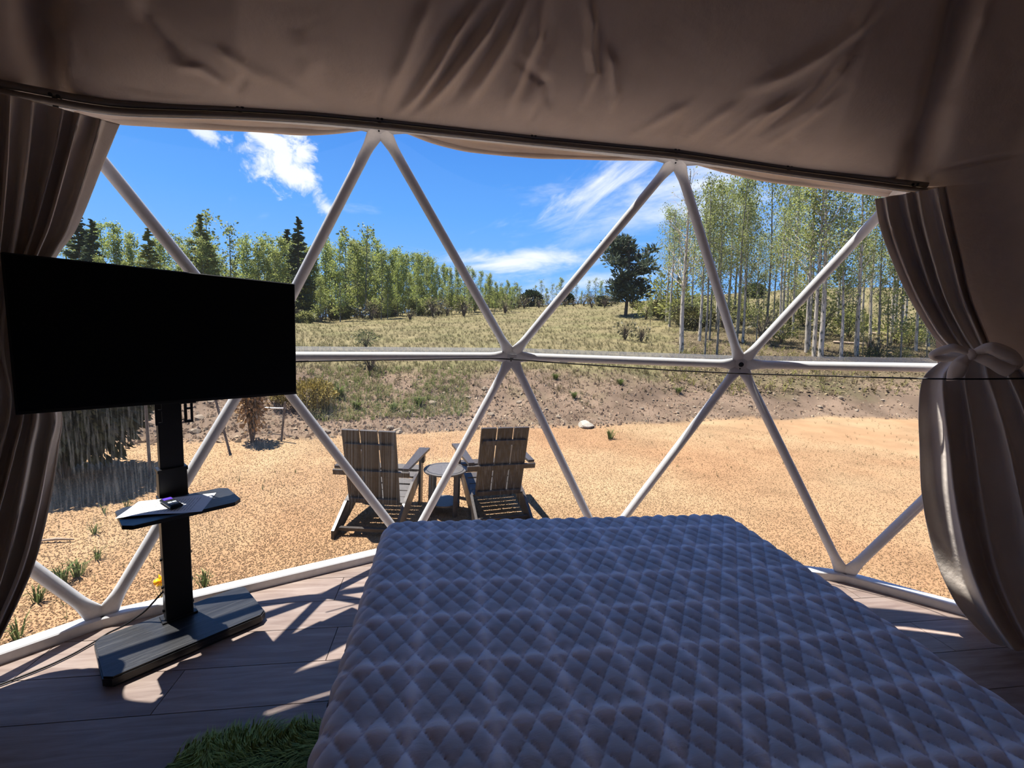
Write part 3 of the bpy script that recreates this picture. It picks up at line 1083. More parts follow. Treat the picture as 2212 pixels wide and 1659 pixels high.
# ------------------------------------------------------------------ curtain rail and the sagging flap
def smooth_path(P, n):
    P = np.asarray(P, float)
    d = np.concatenate([[0], np.cumsum(np.linalg.norm(np.diff(P, axis=0), axis=1))])
    t = np.linspace(0, d[-1], n)
    out_ = np.stack([np.interp(t, d, P[:, k]) for k in range(3)], 1)
    for _ in range(3):
        out_[1:-1] = 0.25 * out_[:-2] + 0.5 * out_[1:-1] + 0.25 * out_[2:]
    return out_

rail = thing('curtain_rail', 'dark double curtain rail curving along the lower edge of the tent ceiling', 'curtain rail', rail_pts[7])
rinv = np.array(rail.location)
rp = smooth_path(rail_pts, 90)
for dz, rad in ((0.012, 0.0135), (-0.016, 0.0125)):
    pp = [DC + (p - DC) * (1 - 0.004) + np.array([0, 0, dz]) - rinv for p in rp]
    MB().tube(pp, rad, 10).build('rail_tube', M['rail'], rail, True)
pp = [DC + (p - DC) * 1.0 + np.array([0, 0, -0.032]) - rinv for p in rp]
MB().tube(pp, 0.0035, 6).build('piping', M['white_trim'], rail, True)
for cx_, cy_ in ((518, 230), (820, 256), (1152, 293), (1462, 322), (1705, 358), (118, 206), (1975, 398)):
    p = on_dome(cx_, cy_, RL - 0.012)
    n_ = (DC - p) / np.linalg.norm(DC - p)
    e1 = np.cross(n_, (0, 0, 1)); e1 /= np.linalg.norm(e1)
    e2 = np.cross(n_, e1)
    e2 = e2 * np.sign(e2[2])
    q = p - rinv
    mb = MB()
    mb.box(q, e1, e2, n_, 0.020, 0.007, 0.008, 0.002)
    mb.disc(q + e1 * 0.010 + n_ * 0.006, 0.007, 0, 0.010, 10, 0.002, e1, e2, n_)
    mb.disc(q - e1 * 0.010 + n_ * 0.006, 0.007, 0, 0.010, 10, 0.002, e1, e2, n_)
    mb.box(q - e2 * 0.02 + n_ * 0.004, e1, e2, n_, 0.008, 0.022, 0.003, 0.001)
    mb.build('clip', M['bolt'], rail)

sag_px = [(-70, 190), (60, 228), (150, 250), (255, 264), (360, 269), (480, 276), (580, 281), (660, 287), (730, 284), (800, 274), (840, 271), (880, 283), (930, 304), (1000, 322), (1080, 332), (1150, 337), (1300, 342), (1400, 343), (1450, 343), (1500, 350), (1560, 368), (1640, 386), (1700, 395), (1800, 406), (1890, 418), (1990, 432)]
RF = 4.185
flap = thing('window_flap', 'rolled taupe cloth flap sagging between the hubs below the curtain rail', 'flap', on_dome(1150, 330, RF))
finv = np.array(flap.location)
lo = smooth_path([on_dome(x, y, RF) for x, y in sag_px], 130)
vs = []
nrow = 9
for i, p in enumerate(lo):
    az = math.atan2(p[0] - DC[0], p[1] - DC[1])
    e_lo = math.asin((p[2] - DC[2]) / np.linalg.norm(p - DC))
    e_hi = float(rail_el(az)) + 0.004
    for k in range(nrow):
        t = k / (nrow - 1)
        e = e_hi + (e_lo - e_hi) * t
        bul = 0.035 * math.sin(math.pi * t) + 0.012 * float(vnoise(az * 30, t * 2.5, 3.0))
        vs.append(sphere_pt(az, e, 4.05 + (RF - 4.05) * min(1, t * 1.6) - bul) - finv)
fs = grid_faces(len(lo), nrow)
link_np('flap_cloth', np.array(vs), fs, M['lining'], flap, True)
roll = [DC + (p - DC) * 1.0 + np.array([0, 0, 0.004]) - finv for p in lo]
rr = [0.016 + 0.006 * float(vnoise(i * 0.16, 3.3, 1.0)) for i in range(len(roll))]
MB().tube(roll, rr, 10).build('rolled_hem', M['lining'], flap, True)

# ------------------------------------------------------------------ curtains
def resample(pts, n):
    P = np.asarray(pts, float)
    d = np.concatenate([[0], np.cumsum(np.linalg.norm(np.diff(P, axis=0), axis=1))])
    t = np.linspace(0, d[-1], n)
    return np.stack([np.interp(t, d, P[:, k]) for k in range(2)], 1)

def spline(pts, n):
    P = np.asarray(pts, float)
    m = len(P) - 1
    res = []
    for u in np.linspace(0, m, n):
        i = min(int(u), m - 1)
        f_ = u - i
        p0, p1, p2, p3 = P[max(i - 1, 0)], P[i], P[i + 1], P[min(i + 2, m)]
        res.append(0.5 * (2 * p1 + (p2 - p0) * f_ + (2 * p0 - 5 * p1 + 4 * p2 - p3) * f_ ** 2 + (3 * p1 - p0 - 3 * p2 + p3) * f_ ** 3))
    return np.array(res)

def drape(Lb, Rb_, Rrow, amp, npl, phase, seed, ns=220, nt=150, crimp=True):
    L, R_ = spline(Lb, nt), spline(Rb_, nt)
    rr_ = np.interp(np.linspace(0, 1, nt), np.linspace(0, 1, len(Rrow)), Rrow)
    aa = np.interp(np.linspace(0, 1, nt), np.linspace(0, 1, len(amp)), amp)
    V = np.zeros((ns, nt, 3))
    S = np.linspace(0, 1, ns)
    for j in range(nt):
        t = j / (nt - 1)
        w = S + 0.022 * np.sin(2 * np.pi * (S * 2.3 + t * 0.7 + seed)) + 0.012 * np.sin(2 * np.pi * (S * 5.1 - t * 1.3 + seed * 2))
        ph = 2 * np.pi * npl * w + phase + 0.7 * math.sin(t * 2.2 + seed)
        fold = np.cos(ph) + 0.28 * np.cos(2 * ph + 1.1) + 0.5 * np.cos(ph * 0.37 + seed * 5 + t)
        fold = fold * aa[j] + 0.30 * aa[j] * fbm(S * 9, t * 7 + seed * 3, seed, 3)
        side = 0.35 * aa[j] * np.sin(ph)
        for i in range(ns):
            x = L[j, 0] + (R_[j, 0] - L[j, 0]) * S[i]
            y = L[j, 1] + (R_[j, 1] - L[j, 1]) * S[i]
            edge = min(S[i], 1 - S[i]) * 14
            p = on_dome(x, y, rr_[j] - fold[i])
            n_ = (DC - p) / np.linalg.norm(DC - p)
            e1 = np.cross(n_, (0, 0, 1))
            p = p + e1 * side[i] * min(1, edge)
            p[2] = max(p[2], 0.012 + 0.01 * abs(fold[i]) / max(aa[j], 1e-4))
            V[i, j] = p
    return V.reshape(-1, 3), grid_faces(ns, nt)

def curtain_thing(label, base, V, F):
    c = thing('curtain', label, 'curtain', base)
    o = link_np('cloth', V - np.array(base), F, M['curtain'], c, True)
    md = o.modifiers.new('thickness', 'SOLIDIFY')
    md.thickness = 0.004
    return c

Lb = [(-75, 180), (-70, 330), (-60, 470), (-52, 600), (-52, 740), (-66, 860), (-110, 1000), (-160, 1150), (-205, 1300), (-250, 1480)]
Rb_ = [(258, 268), (224, 348), (166, 490), (112, 578), (78, 740), (132, 882), (128, 965), (108, 1090), (70, 1232), (-8, 1400)]
V, F = drape(Lb, Rb_, [3.93, 3.93, 3.92, 3.90, 3.88, 3.90, 3.90, 3.90, 3.88, 3.84], [0.020, 0.036, 0.034, 0.026, 0.016, 0.026, 0.036, 0.042, 0.045, 0.045], 6.5, 0.4, 0.3)
ct_l = curtain_thing('taupe curtain gathered behind the black television', (-1.95, 1.65, 0.0), V, F)
Lb = [(1889, 430), (1900, 490), (1926, 563), (1964, 645), (2014, 725), (2052, 764), (2030, 782), (1993, 818), (1984, 885), (1986, 965), (1990, 1060), (2004, 1145), (2027, 1225), (2064, 1302), (2100, 1348), (2140, 1388)]
Rb_ = [(2044, 402), (2058, 468), (2078, 555), (2098, 640), (2128, 715), (2150, 762), (2190, 785), (2225, 822), (2262, 890), (2290, 970), (2315, 1060), (2335, 1150), (2350, 1230), (2370, 1310), (2385, 1390), (2400, 1470)]
V, F = drape(Lb, Rb_, [3.92, 3.92, 3.91, 3.90, 3.88, 3.84, 3.83, 3.80, 3.78, 3.77, 3.76, 3.76, 3.77, 3.78, 3.79, 3.80], [0.022, 0.030, 0.032, 0.030, 0.020, 0.008, 0.012, 0.022, 0.032, 0.036, 0.040, 0.042, 0.042, 0.04, 0.036, 0.03], 4.6, 0.3, 0.8)
ct_r = curtain_thing('taupe curtain tied in the middle with a cloth bow', (3.05, 1.45, 0.0), V, F)

def ribbon(name, parent, pts, widths, Rs, mat, thick=0.004, n=26, twist=0.0):
    """A flat cloth strap running over measured points, its width across its own course."""
    C = spline(pts, n)
    Wd = np.interp(np.linspace(0, 1, n), np.linspace(0, 1, len(widths)), widths)
    Rr = np.interp(np.linspace(0, 1, n), np.linspace(0, 1, len(Rs)), Rs)
    P = np.array([on_dome(C[i, 0], C[i, 1], Rr[i]) for i in range(n)]) - np.array(parent.location)
    cen = DC - np.array(parent.location)
    vs, fs = [], []
    for i in range(n):
        d = P[min(n - 1, i + 1)] - P[max(0, i - 1)]
        d /= np.linalg.norm(d)
        nr = cen - P[i]
        nr -= d * (nr @ d)
        nr /= np.linalg.norm(nr)
        s = np.cross(d, nr)
        an = twist * (i / (n - 1) - 0.5)
        s, nr = s * math.cos(an) + nr * math.sin(an), nr * math.cos(an) - s * math.sin(an)
        for k in range(5):
            q = k / 4 * 2 - 1
            vs.append(P[i] + s * Wd[i] * q + nr * (0.012 * (1 - q * q)))
        for k in range(5):
            q = 1 - k / 4 * 2
            vs.append(P[i] + s * Wd[i] * q + nr * (0.012 * (1 - q * q) - thick))
    for i in range(n - 1):
        for k in range(10):
            j = (k + 1) % 10
            fs.append((i * 10 + k, i * 10 + j, (i + 1) * 10 + j, (i + 1) * 10 + k))
    fs.append(tuple(range(9, -1, -1)))
    fs.append(tuple(range((n - 1) * 10, n * 10)))
    return MB().add(vs, fs).build(name, mat, parent, True)

strap = ribbon('tie_back', ct_r, [(2018, 768), (2050, 764), (2098, 766), (2150, 764), (2195, 776)], [0.016, 0.02, 0.022, 0.02, 0.018], [3.80, 3.77, 3.75, 3.77, 3.80], M['curtain'])
def bow(name, *a, **k):
    o = ribbon(name, ct_r, *a, M['curtain'], **k)
    o.parent = strap
bow('bow_tail', [(2094, 768), (2076, 785), (2068, 802), (2063, 818)], [0.018, 0.032, 0.038, 0.036], [3.730, 3.710, 3.720, 3.740], twist=0.5)
bow('bow_loop', [(2096, 764), (2060, 752), (2022, 762), (2016, 770), (2040, 774), (2092, 770)], [0.012, 0.022, 0.018, 0.016, 0.02, 0.012], [3.730, 3.715, 3.730, 3.740, 3.750, 3.740])
bow('bow_loop', [(2100, 764), (2140, 752), (2178, 768), (2194, 788), (2160, 790), (2104, 772)], [0.012, 0.03, 0.034, 0.026, 0.026, 0.012], [3.730, 3.705, 3.720, 3.740, 3.750, 3.740])
bow('bow_tail', [(2100, 768), (2140, 780), (2170, 796), (2186, 802)], [0.016, 0.03, 0.034, 0.034], [3.735, 3.720, 3.730, 3.735], twist=-0.4)
kp = on_dome(2097, 766, 3.725) - np.array(ct_r.location)
mb = MB()
mb.tube([kp + np.array([a, a * -0.3, b]) for a, b in ((-0.012, 0.024), (-0.002, 0.012), (0.004, 0), (0.0, -0.014), (-0.01, -0.024))], [0.010, 0.019, 0.022, 0.019, 0.010], 12)
mb.build('knot', M['curtain'], strap, True)

# black cord at hub height
cord_px = [(560, 785, 3.98), (640, 781, 3.99), (800, 778, 4.0), (980, 775, 4.02), (1060, 774, 4.04), (1105, 776, 4.055), (1180, 782, 4.04), (1300, 790, 4.02), (1450, 800, 4.03), (1597, 807, 4.05), (1700, 810, 4.02), (1850, 814, 3.95), (1990, 818, 3.76), (2090, 819, 3.71), (2200, 818, 3.71), (2330, 815, 3.80)]
cd = thing('black_cord', 'thin black cord stretched across the window at hub height', 'cord', on_dome(1105, 776, 4.05))
cinv = np.array(cd.location)
cp = smooth_path([on_dome(x, y, r) for x, y, r in cord_px], 120)
MB().tube([p - cinv for p in cp], 0.0042, 8).build('cord_line', M['cord'], cd, True)
for x, y, w in ((878, 770, 0.035), (1218, 779, 0.028), (1106, 769, 0.03)):
    p = on_dome(x, y, 4.075)
    n_ = (DC - p) / np.linalg.norm(DC - p)
    e1 = np.cross(n_, (0, 0, 1)); e1 /= np.linalg.norm(e1)
    MB().box(p - cinv, e1, np.cross(n_, e1), n_, w, 0.012, 0.0015).build('tape', M['tape'], cd)

# ------------------------------------------------------------------ television on its stand
TVA = 0.7021
TT_ = np.array([math.cos(TVA), math.sin(TVA), 0.0])
TN = np.array([TT_[1], -TT_[0], 0.0])
UP = np.array([0, 0, 1.0])
PB = np.array([-1.252, 2.155, 0.0])

def at_plane(x, y, p0, n_):
    d = ray(x, y)
    return EYEP + d * (((p0 - EYEP) @ n_) / (d @ n_))

tv_c = np.array([-1.185, 2.133, 0.0])
tv = thing('television', 'flat black television on the pole stand, screen dark', 'television', tv_c + np.array([0, 0, 1.118]), TVA)
# local frame: x along the screen, y away from the viewer, z up
mb = MB(); mb.abox(-0.50, 0.50, 0.0, 0.028, 0.0, 0.585, 0.004); mb.abox(-0.33, 0.33, 0.028, 0.062, 0.06, 0.44, 0.01); mb.build('case', M['black_plastic'], tv)
mb = MB(); mb.abox(-0.493, 0.493, -0.0015, 0.001, 0.014, 0.578); mb.build('screen', M['screen'], tv)
mb = MB(); mb.abox(-0.5, 0.5, -0.0025, 0.0, 0.0, 0.012, 0.001); mb.build('lower_bezel', M['black_plastic'], tv)
mb = MB(); mb.abox(-0.012, 0.05, -0.002, 0.012, -0.006, 0.0, 0.001); mb.build('sensor', M['black_metal'], tv)

st = thing('tv_stand', 'black pole stand with an oak grained base and small shelf', 'tv stand', PB, TVA)
def loc(p):                       # world -> stand frame
    q = np.asarray(p) - PB
    return np.array([q @ TT_, q @ -TN, q[2]])
def chamfer_rect(hx, hy, c):
    return [(hx - c, -hy), (hx, -hy + c), (hx, hy - c), (hx - c, hy), (-hx + c, hy), (-hx, hy - c), (-hx, -hy + c), (-hx + c, -hy)]
bc_ = loc((-1.2025, 2.10, 0))
mb = MB()
for z0, z1, s in ((0.0, 0.012, 0.008), (0.012, 0.042, 0.0), (0.042, 0.05, 0.004)):
    mb.prism(chamfer_rect(0.301 - s, 0.168 - s, 0.026), (bc_[0], bc_[1], 0), (1, 0, 0), (0, 1, 0), (0, 0, 1), z0, z1)
mb.build('base', M['stand_wood'], st)
MB().abox(-0.054, 0.054, -0.0, 0.062, 0.05, 0.80, 0.005).build('outer_pole', M['black_metal'], st)
MB().abox(-0.045, 0.045, 0.008, 0.054, 0.79, 1.42, 0.004).build('inner_pole', M['black_metal'], st)
MB().abox(-0.057, 0.057, -0.003, 0.065, 0.785, 0.803, 0.002).build('collar', M['black_metal'], st)
MB().abox(-0.07, 0.07, -0.006, 0.07, 0.05, 0.058, 0.002).build('foot_plate', M['black_metal'], st)
for z in (0.10, 0.22, 0.36):
    for s in (-1, 1):
        MB().disc((s * 0.054, 0.031, z), 0.008, 0, 0.008, 10, 0.002, (0, 1, 0), (0, 0, 1), (s, 0, 0)).build('knob', M['black_metal'], st)
MB().abox(-0.24, 0.24, -0.012, 0.006, 1.22, 1.40, 0.003).build('mount_plate', M['black_metal'], st)
for px in (346, 408.5):
    q = loc(at_plane(px, 905, PB + TN * 0.016, TN))
    x = q[0]
    mb = MB()
    mb.abox(x - 0.0165, x - 0.0065, -0.0178, -0.0128, 1.015, 1.55)
    mb.abox(x + 0.0065, x + 0.0165, -0.0178, -0.0128, 1.015, 1.55)
    for z0, z1 in ((1.015, 1.027), (1.077, 1.086), (1.13, 1.16), (1.25, 1.27), (1.53, 1.55)):
        mb.abox(x - 0.0065, x + 0.0065, -0.0178, -0.0128, z0, z1)
    mb.abox(x - 0.0175, x - 0.0145, -0.0178, -0.0118, 1.015, 1.55)
    mb.build('bracket', M['black_metal'], st)
# shelf in front of the pole
ZS = 0.677
sc = [loc(at_z(x, y, ZS)) for x, y in ((258, 1141), (521, 1082.5), (493, 1051), (252, 1098))]
sx0, sx1 = (sc[0][0] + sc[3][0]) / 2, (sc[1][0] + sc[2][0]) / 2
sy0, sy1 = (sc[0][1] + sc[1][1]) / 2, (sc[2][1] + sc[3][1]) / 2
mb = MB()
scx, scy = (sx0 + sx1) / 2, (sy0 + sy1) / 2
mb.prism(chamfer_rect((sx1 - sx0) / 2, (sy1 - sy0) / 2, 0.03), (scx, scy, 0), (1, 0, 0), (0, 1, 0), (0, 0, 1), ZS - 0.017, ZS)
mb.build('shelf', M['stand_wood'], st)
MB().abox(-0.05, 0.05, sy0 + 0.05, 0.0, ZS - 0.032, ZS - 0.018, 0.002).abox(-0.058, 0.058, -0.004, 0.066, ZS - 0.07, ZS - 0.01, 0.003).build('shelf_bracket', M['black_metal'], st)

# sheet of paper and remote control on the shelf
zp = ZS + 0.004
pc = [at_z(x, y, zp) for x, y in ((248, 1120), (299, 1083), (467, 1064), (436, 1103))]
paper_o = np.array([*(sum(pc) / 4)[:2], ZS])
V, UVs = [], []
for i in range(13):
    for j in range(7):
        a, b = i / 12, j / 6
        p = (pc[0] * (1 - a) + pc[3] * a) * (1 - b) + (pc[1] * (1 - a) + pc[2] * a) * b
        p = p + UP * (0.0045 * math.sin(a * 5.0 + b * 1.5) * (1 - b) + 0.0015 * math.cos(b * 6) - 0.002)
        p[2] = max(p[2], ZS + 0.0006)
        V.append(p - paper_o)
        UVs.append((b, a))
po = link_np('paper_sheet', np.array(V), grid_faces(13, 7), M['paper'], None, True)
po.location = tuple(paper_o)
uvl = po.data.uv_layers.new(name='UVMap')
for lp in po.data.loops:
    uvl.data[lp.index].uv = UVs[lp.vertex_index]
tag(po, 'printed white sheet of instructions lying on the small stand shelf', 'paper')
rc = [at_z(x, y, ZS + 0.016) for x, y in ((344, 1080), (371, 1074), (394, 1088), (370, 1098))]
rm_c = sum(rc) / 4
ax_l = (rc[3] + rc[2] - rc[0] - rc[1]) / 2
hl = np.linalg.norm(ax_l) / 2
ax_l /= np.linalg.norm(ax_l)
ax_w = np.array([-ax_l[1], ax_l[0], 0.0])
hw = min(0.024, abs(((rc[1] + rc[2] - rc[0] - rc[3]) / 2) @ ax_w) / 2)
ang = math.atan2(ax_l[1], ax_l[0])
rem = thing('remote_control', 'small black remote control with a purple tab lying on the paper', 'remote control', (rm_c[0], rm_c[1], ZS + 0.005), ang)
mb = MB(); mb.box((0, 0, 0.0075), (1, 0, 0), (0, 1, 0), (0, 0, 1), hl, hw, 0.0075, 0.004); mb.build('body', M['black_plastic'], rem)
mb = MB(); mb.abox(-hl * 0.86, -hl * 0.42, -hw * 0.72, hw * 0.72, 0.0145, 0.0168, 0.001); mb.build('purple_tab', M['purple'], rem)
for i in range(2):
    for j in range(2):
        MB().abox(hl * (0.06 + 0.36 * i), hl * (0.32 + 0.36 * i), hw * (-0.66 + 0.7 * j), hw * (-0.04 + 0.7 * j), 0.0145, 0.0166, 0.0008).build('button', M['lightkey'], rem)
for j in range(3):
    MB().disc((-hl * 0.22, hw * (-0.55 + 0.55 * j), 0), 0.004, 0.0145, 0.0165, 10, 0.0008).build('button', M['cord'], rem)

pl = at_plane(366, 1262, PB - TN * 0.03 - TT_ * 0.055, TN)
cab = [pl, at_z(345, 1286, max(0.06, pl[2] * 0.78)), at_z(312, 1322, pl[2] * 0.42), at_z(268, 1352, 0.05), at_z(232, 1368, 0.012), at_z(205, 1386, 0.008), at_z(160, 1412, 0.007), at_z(110, 1436, 0.007), at_z(50, 1460, 0.007), at_z(0, 1479, 0.007), at_z(-80, 1508, 0.007)]
cb_o = cab[4].copy(); cb_o[2] = 0
o = MB().tube([p - cb_o for p in smooth_path(cab, 60)], 0.0042, 8).build('power_cable', M['cord'], None, True)
o.location = tuple(cb_o)
tag(o, 'thin black power cable trailing from the stand over the planks', 'cable')

# ------------------------------------------------------------------ bed
BX0, BX1, BY0, BY1, BZ = -0.245, 1.345, -0.26, 1.80, 0.70
bed = thing('bed', 'bed under a blue grey diamond quilted cover facing the window', 'bed', ((BX0 + BX1) / 2, (BY0 + BY1) / 2, 0))
binv = np.array(bed.location)
QW, QH = 0.0585, 0.0835
def quilt_h(x, y):
    wob_x = x + 0.006 * fbm(x * 4, y * 4, 1.0, 2)
    wob_y = y + 0.006 * fbm(x * 4, y * 4, 6.0, 2)
    a, b = wob_x / QW + wob_y / QH, wob_x / QW - wob_y / QH
    sa, sb = np.abs(np.sin(np.pi * a)), np.abs(np.sin(np.pi * b))
    ua, ub = 2 * np.abs(a - np.round(a)), 2 * np.abs(b - np.round(b))
    puff = np.sqrt(np.maximum(1 - (1 - ua) ** 2, 0)) * np.sqrt(np.maximum(1 - (1 - ub) ** 2, 0))
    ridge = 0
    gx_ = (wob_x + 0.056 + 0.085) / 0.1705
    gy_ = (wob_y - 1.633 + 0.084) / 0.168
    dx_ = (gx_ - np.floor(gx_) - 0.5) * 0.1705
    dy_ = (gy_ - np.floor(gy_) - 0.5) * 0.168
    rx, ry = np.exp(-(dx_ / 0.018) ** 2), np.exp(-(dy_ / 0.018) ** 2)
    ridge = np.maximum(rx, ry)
    wr = 0.0016 * fbm(x * 16, y * 42, 2.0, 3)
    big = 0.006 * fbm(x * 1.8, y * 1.8, 7.0, 3)
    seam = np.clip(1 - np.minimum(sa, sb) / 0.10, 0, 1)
    return 0.0080 * puff + 0.0026 * ridge + wr * puff + big, seam, ridge

RC = 0.075
nx, ny = 380, 490
X, Y = np.meshgrid(np.linspace(BX0, BX1, nx), np.linspace(BY0, BY1, ny), indexing='ij')
ix0, ix1, iy0, iy1 = BX0 + RC, BX1 - RC, BY0 + RC, BY1 - RC
qx = X - np.clip(X, ix0, ix1)
qy = Y - np.clip(Y, iy0, iy1)
dist = np.hypot(qx, qy)
s_ = np.where(dist > RC, RC / np.maximum(dist, 1e-9), 1.0)
Xc = np.clip(X, ix0, ix1) + qx * s_
Yc = np.clip(Y, iy0, iy1) + qy * s_
dd = np.minimum(dist, RC)
drop = RC - np.sqrt(np.maximum(RC * RC - dd * dd, 0))
# resample so the rounded edge keeps an even spacing on the way down
hq, seam, ridge = quilt_h(Xc, Yc)
nxv = np.where(dist > 1e-9, qx * s_ / RC, 0)
nyv = np.where(dist > 1e-9, qy * s_ / RC, 0)
nzv = np.sqrt(np.maximum(1 - nxv ** 2 - nyv ** 2, 0.0))
TopV = np.stack([Xc + nxv * hq, Yc + nyv * hq, BZ - drop + nzv * hq], -1).reshape(-1, 3)
TopF = grid_faces(nx, ny)
tone = 1.0 - 0.30 * seam + 0.62 * ridge * (1 - 0.3 * seam)  # stitch seams darker; bright light stripes along the ridges painted into the colour
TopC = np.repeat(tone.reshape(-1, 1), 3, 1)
# hanging sides all round
loop = []
def arc(cx_, cy_, a0, a1, n):
    return [(cx_ + RC * math.cos(a), cy_ + RC * math.sin(a), math.cos(a), math.sin(a)) for a in np.linspace(a0, a1, n)]
step = 0.007
def line(x0, y0, x1, y1, n_):
    n = int(math.hypot(x1 - x0, y1 - y0) / step)
    return [(x0 + (x1 - x0) * t, y0 + (y1 - y0) * t, n_[0], n_[1]) for t in np.linspace(0, 1, n)]
loop += line(BX0, iy0, BX0, iy1, (-1, 0)) + arc(ix0, iy1, math.pi, math.pi / 2, 18)
loop += line(ix0, BY1, ix1, BY1, (0, 1)) + arc(ix1, iy1, math.pi / 2, 0, 18)
loop += line(BX1, iy1, BX1, iy0, (1, 0)) + arc(ix1, iy0, 0, -math.pi / 2, 12)
loop += line(ix1, BY0, ix0, BY0, (0, -1)) + arc(ix0, iy0, -math.pi / 2, -math.pi, 12)
loop = np.array(loop + loop[:1])
per = np.concatenate([[0], np.cumsum(np.hypot(np.diff(loop[:, 0]), np.diff(loop[:, 1])))])
nz_ = 56
zz = np.linspace(0, 0.43, nz_)
PER, ZD = np.meshgrid(per, zz, indexing='ij')
hq, seam, ridge = quilt_h(PER, 3.1 - ZD)
wav = 0.012 * fbm(PER * 5, ZD * 3, 3.0, 3) * (0.3 + ZD / 0.43) + 0.03 * (ZD / 0.43) ** 2 - 0.012 * np.exp(-((ZD - 0.30) / 0.05) ** 2)
offs = hq + wav
SV = np.stack([loop[:, 0][:, None] + loop[:, 2][:, None] * offs, loop[:, 1][:, None] + loop[:, 3][:, None] * offs, BZ - RC + 0.0 - ZD], -1).reshape(-1, 3)
SF = grid_faces(len(loop), nz_) + len(TopV)
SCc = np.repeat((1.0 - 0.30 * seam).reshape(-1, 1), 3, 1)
V = np.concatenate([TopV, SV]) - binv
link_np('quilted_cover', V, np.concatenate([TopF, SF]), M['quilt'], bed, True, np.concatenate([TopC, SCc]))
MB().abox(BX0 + 0.03 - binv[0], BX1 - 0.03 - binv[0], BY0 + 0.03 - binv[1], BY1 - 0.03 - binv[1], 0.36, BZ - 0.03, 0.04).build('mattress', M['mattress'], bed)
mb = MB()
mb.abox(BX0 + 0.05 - binv[0], BX1 - 0.05 - binv[0], BY0 + 0.05 - binv[1], BY1 - 0.05 - binv[1], 0.20, 0.355, 0.01)
mb.build('bed_frame', M['black_metal'], bed)
for sx_ in (-1, 1):
    for sy_ in (-1, 1):
        MB().tube([(sx_ * 0.68, sy_ * 0.90, 0.0), (sx_ * 0.68, sy_ * 0.90, 0.21)], 0.025, 12).build('leg', M['black_metal'], bed, True)

# ------------------------------------------------------------------ green fur rug
rug = thing('fur_rug', 'shaggy green fake fur rug beside the bed', 'rug', (-0.58, 1.0, 0.0))
out_pts = []
for k in range(64):
    a = 2 * math.pi * k / 64
    c_, s__ = math.cos(a), math.sin(a)
    x = 0.36 * np.sign(c_) * abs(c_) ** 0.5
    y = 0.50 * np.sign(s__) * abs(s__) ** 0.55
    k_ = 1 + 0.05 * math.sin(a * 5 + 1) + 0.03 * math.sin(a * 9)
    out_pts.append((x * k_, y * k_))
MB().prism(out_pts, (0, 0, 0), (1, 0, 0), (0, 1, 0), (0, 0, 1), 0.001, 0.012).build('backing', flat('green_backing', (0.05, 0.09, 0.02), 0.9), rug)
nf = 26000
fx = RNG.uniform(-0.40, 0.40, nf); fy = RNG.uniform(-0.54, 0.54, nf)
an = np.arctan2(fy / 0.5, fx / 0.36)
inside = (np.abs(fx) / 0.375) ** 3.4 + (np.abs(fy) / 0.515) ** 3.4 < 1.0
inside &= fy > -0.2
fx, fy = fx[inside], fy[inside]
nf = len(fx)
flow = 6.0 * fbm(fx * 5.5, fy * 5.5, 2.2, 3) + 1.2
dirx, diry = np.cos(flow), np.sin(flow)
ln = 0.035 + 0.035 * RNG.random(nf)
lift = 0.35 + 0.5 * RNG.random(nf) + 0.5 * fbm(fx * 7, fy * 7, 5.0, 2)
root = np.stack([fx, fy, np.full(nf, 0.011)], 1)
side = np.stack([-diry, dirx, 0 * dirx], 1) * 0.0016
mid = root + np.stack([dirx * ln * 0.35, diry * ln * 0.35, np.clip(lift, 0.15, 1) * ln * 0.75], 1)
tip = root + np.stack([dirx * ln, diry * ln, np.clip(lift, 0.1, 1) * ln * 0.7], 1)
V = np.stack([root - side, root + side, mid + side, mid - side, tip], 1).reshape(-1, 3)
b = (np.arange(nf) * 5)[:, None]
F = np.concatenate([b + np.array([[0, 1, 2]]), b + np.array([[0, 2, 3]]), b + np.array([[3, 2, 4]])], 0)
fc = np.array([[0.36, 0.47, 0.14]]) * (0.5 + 0.9 * RNG.random((nf, 1)))
stuff(link_np('fur', V, F, M['fur'], rug, False, np.repeat(fc, 5, 0)))

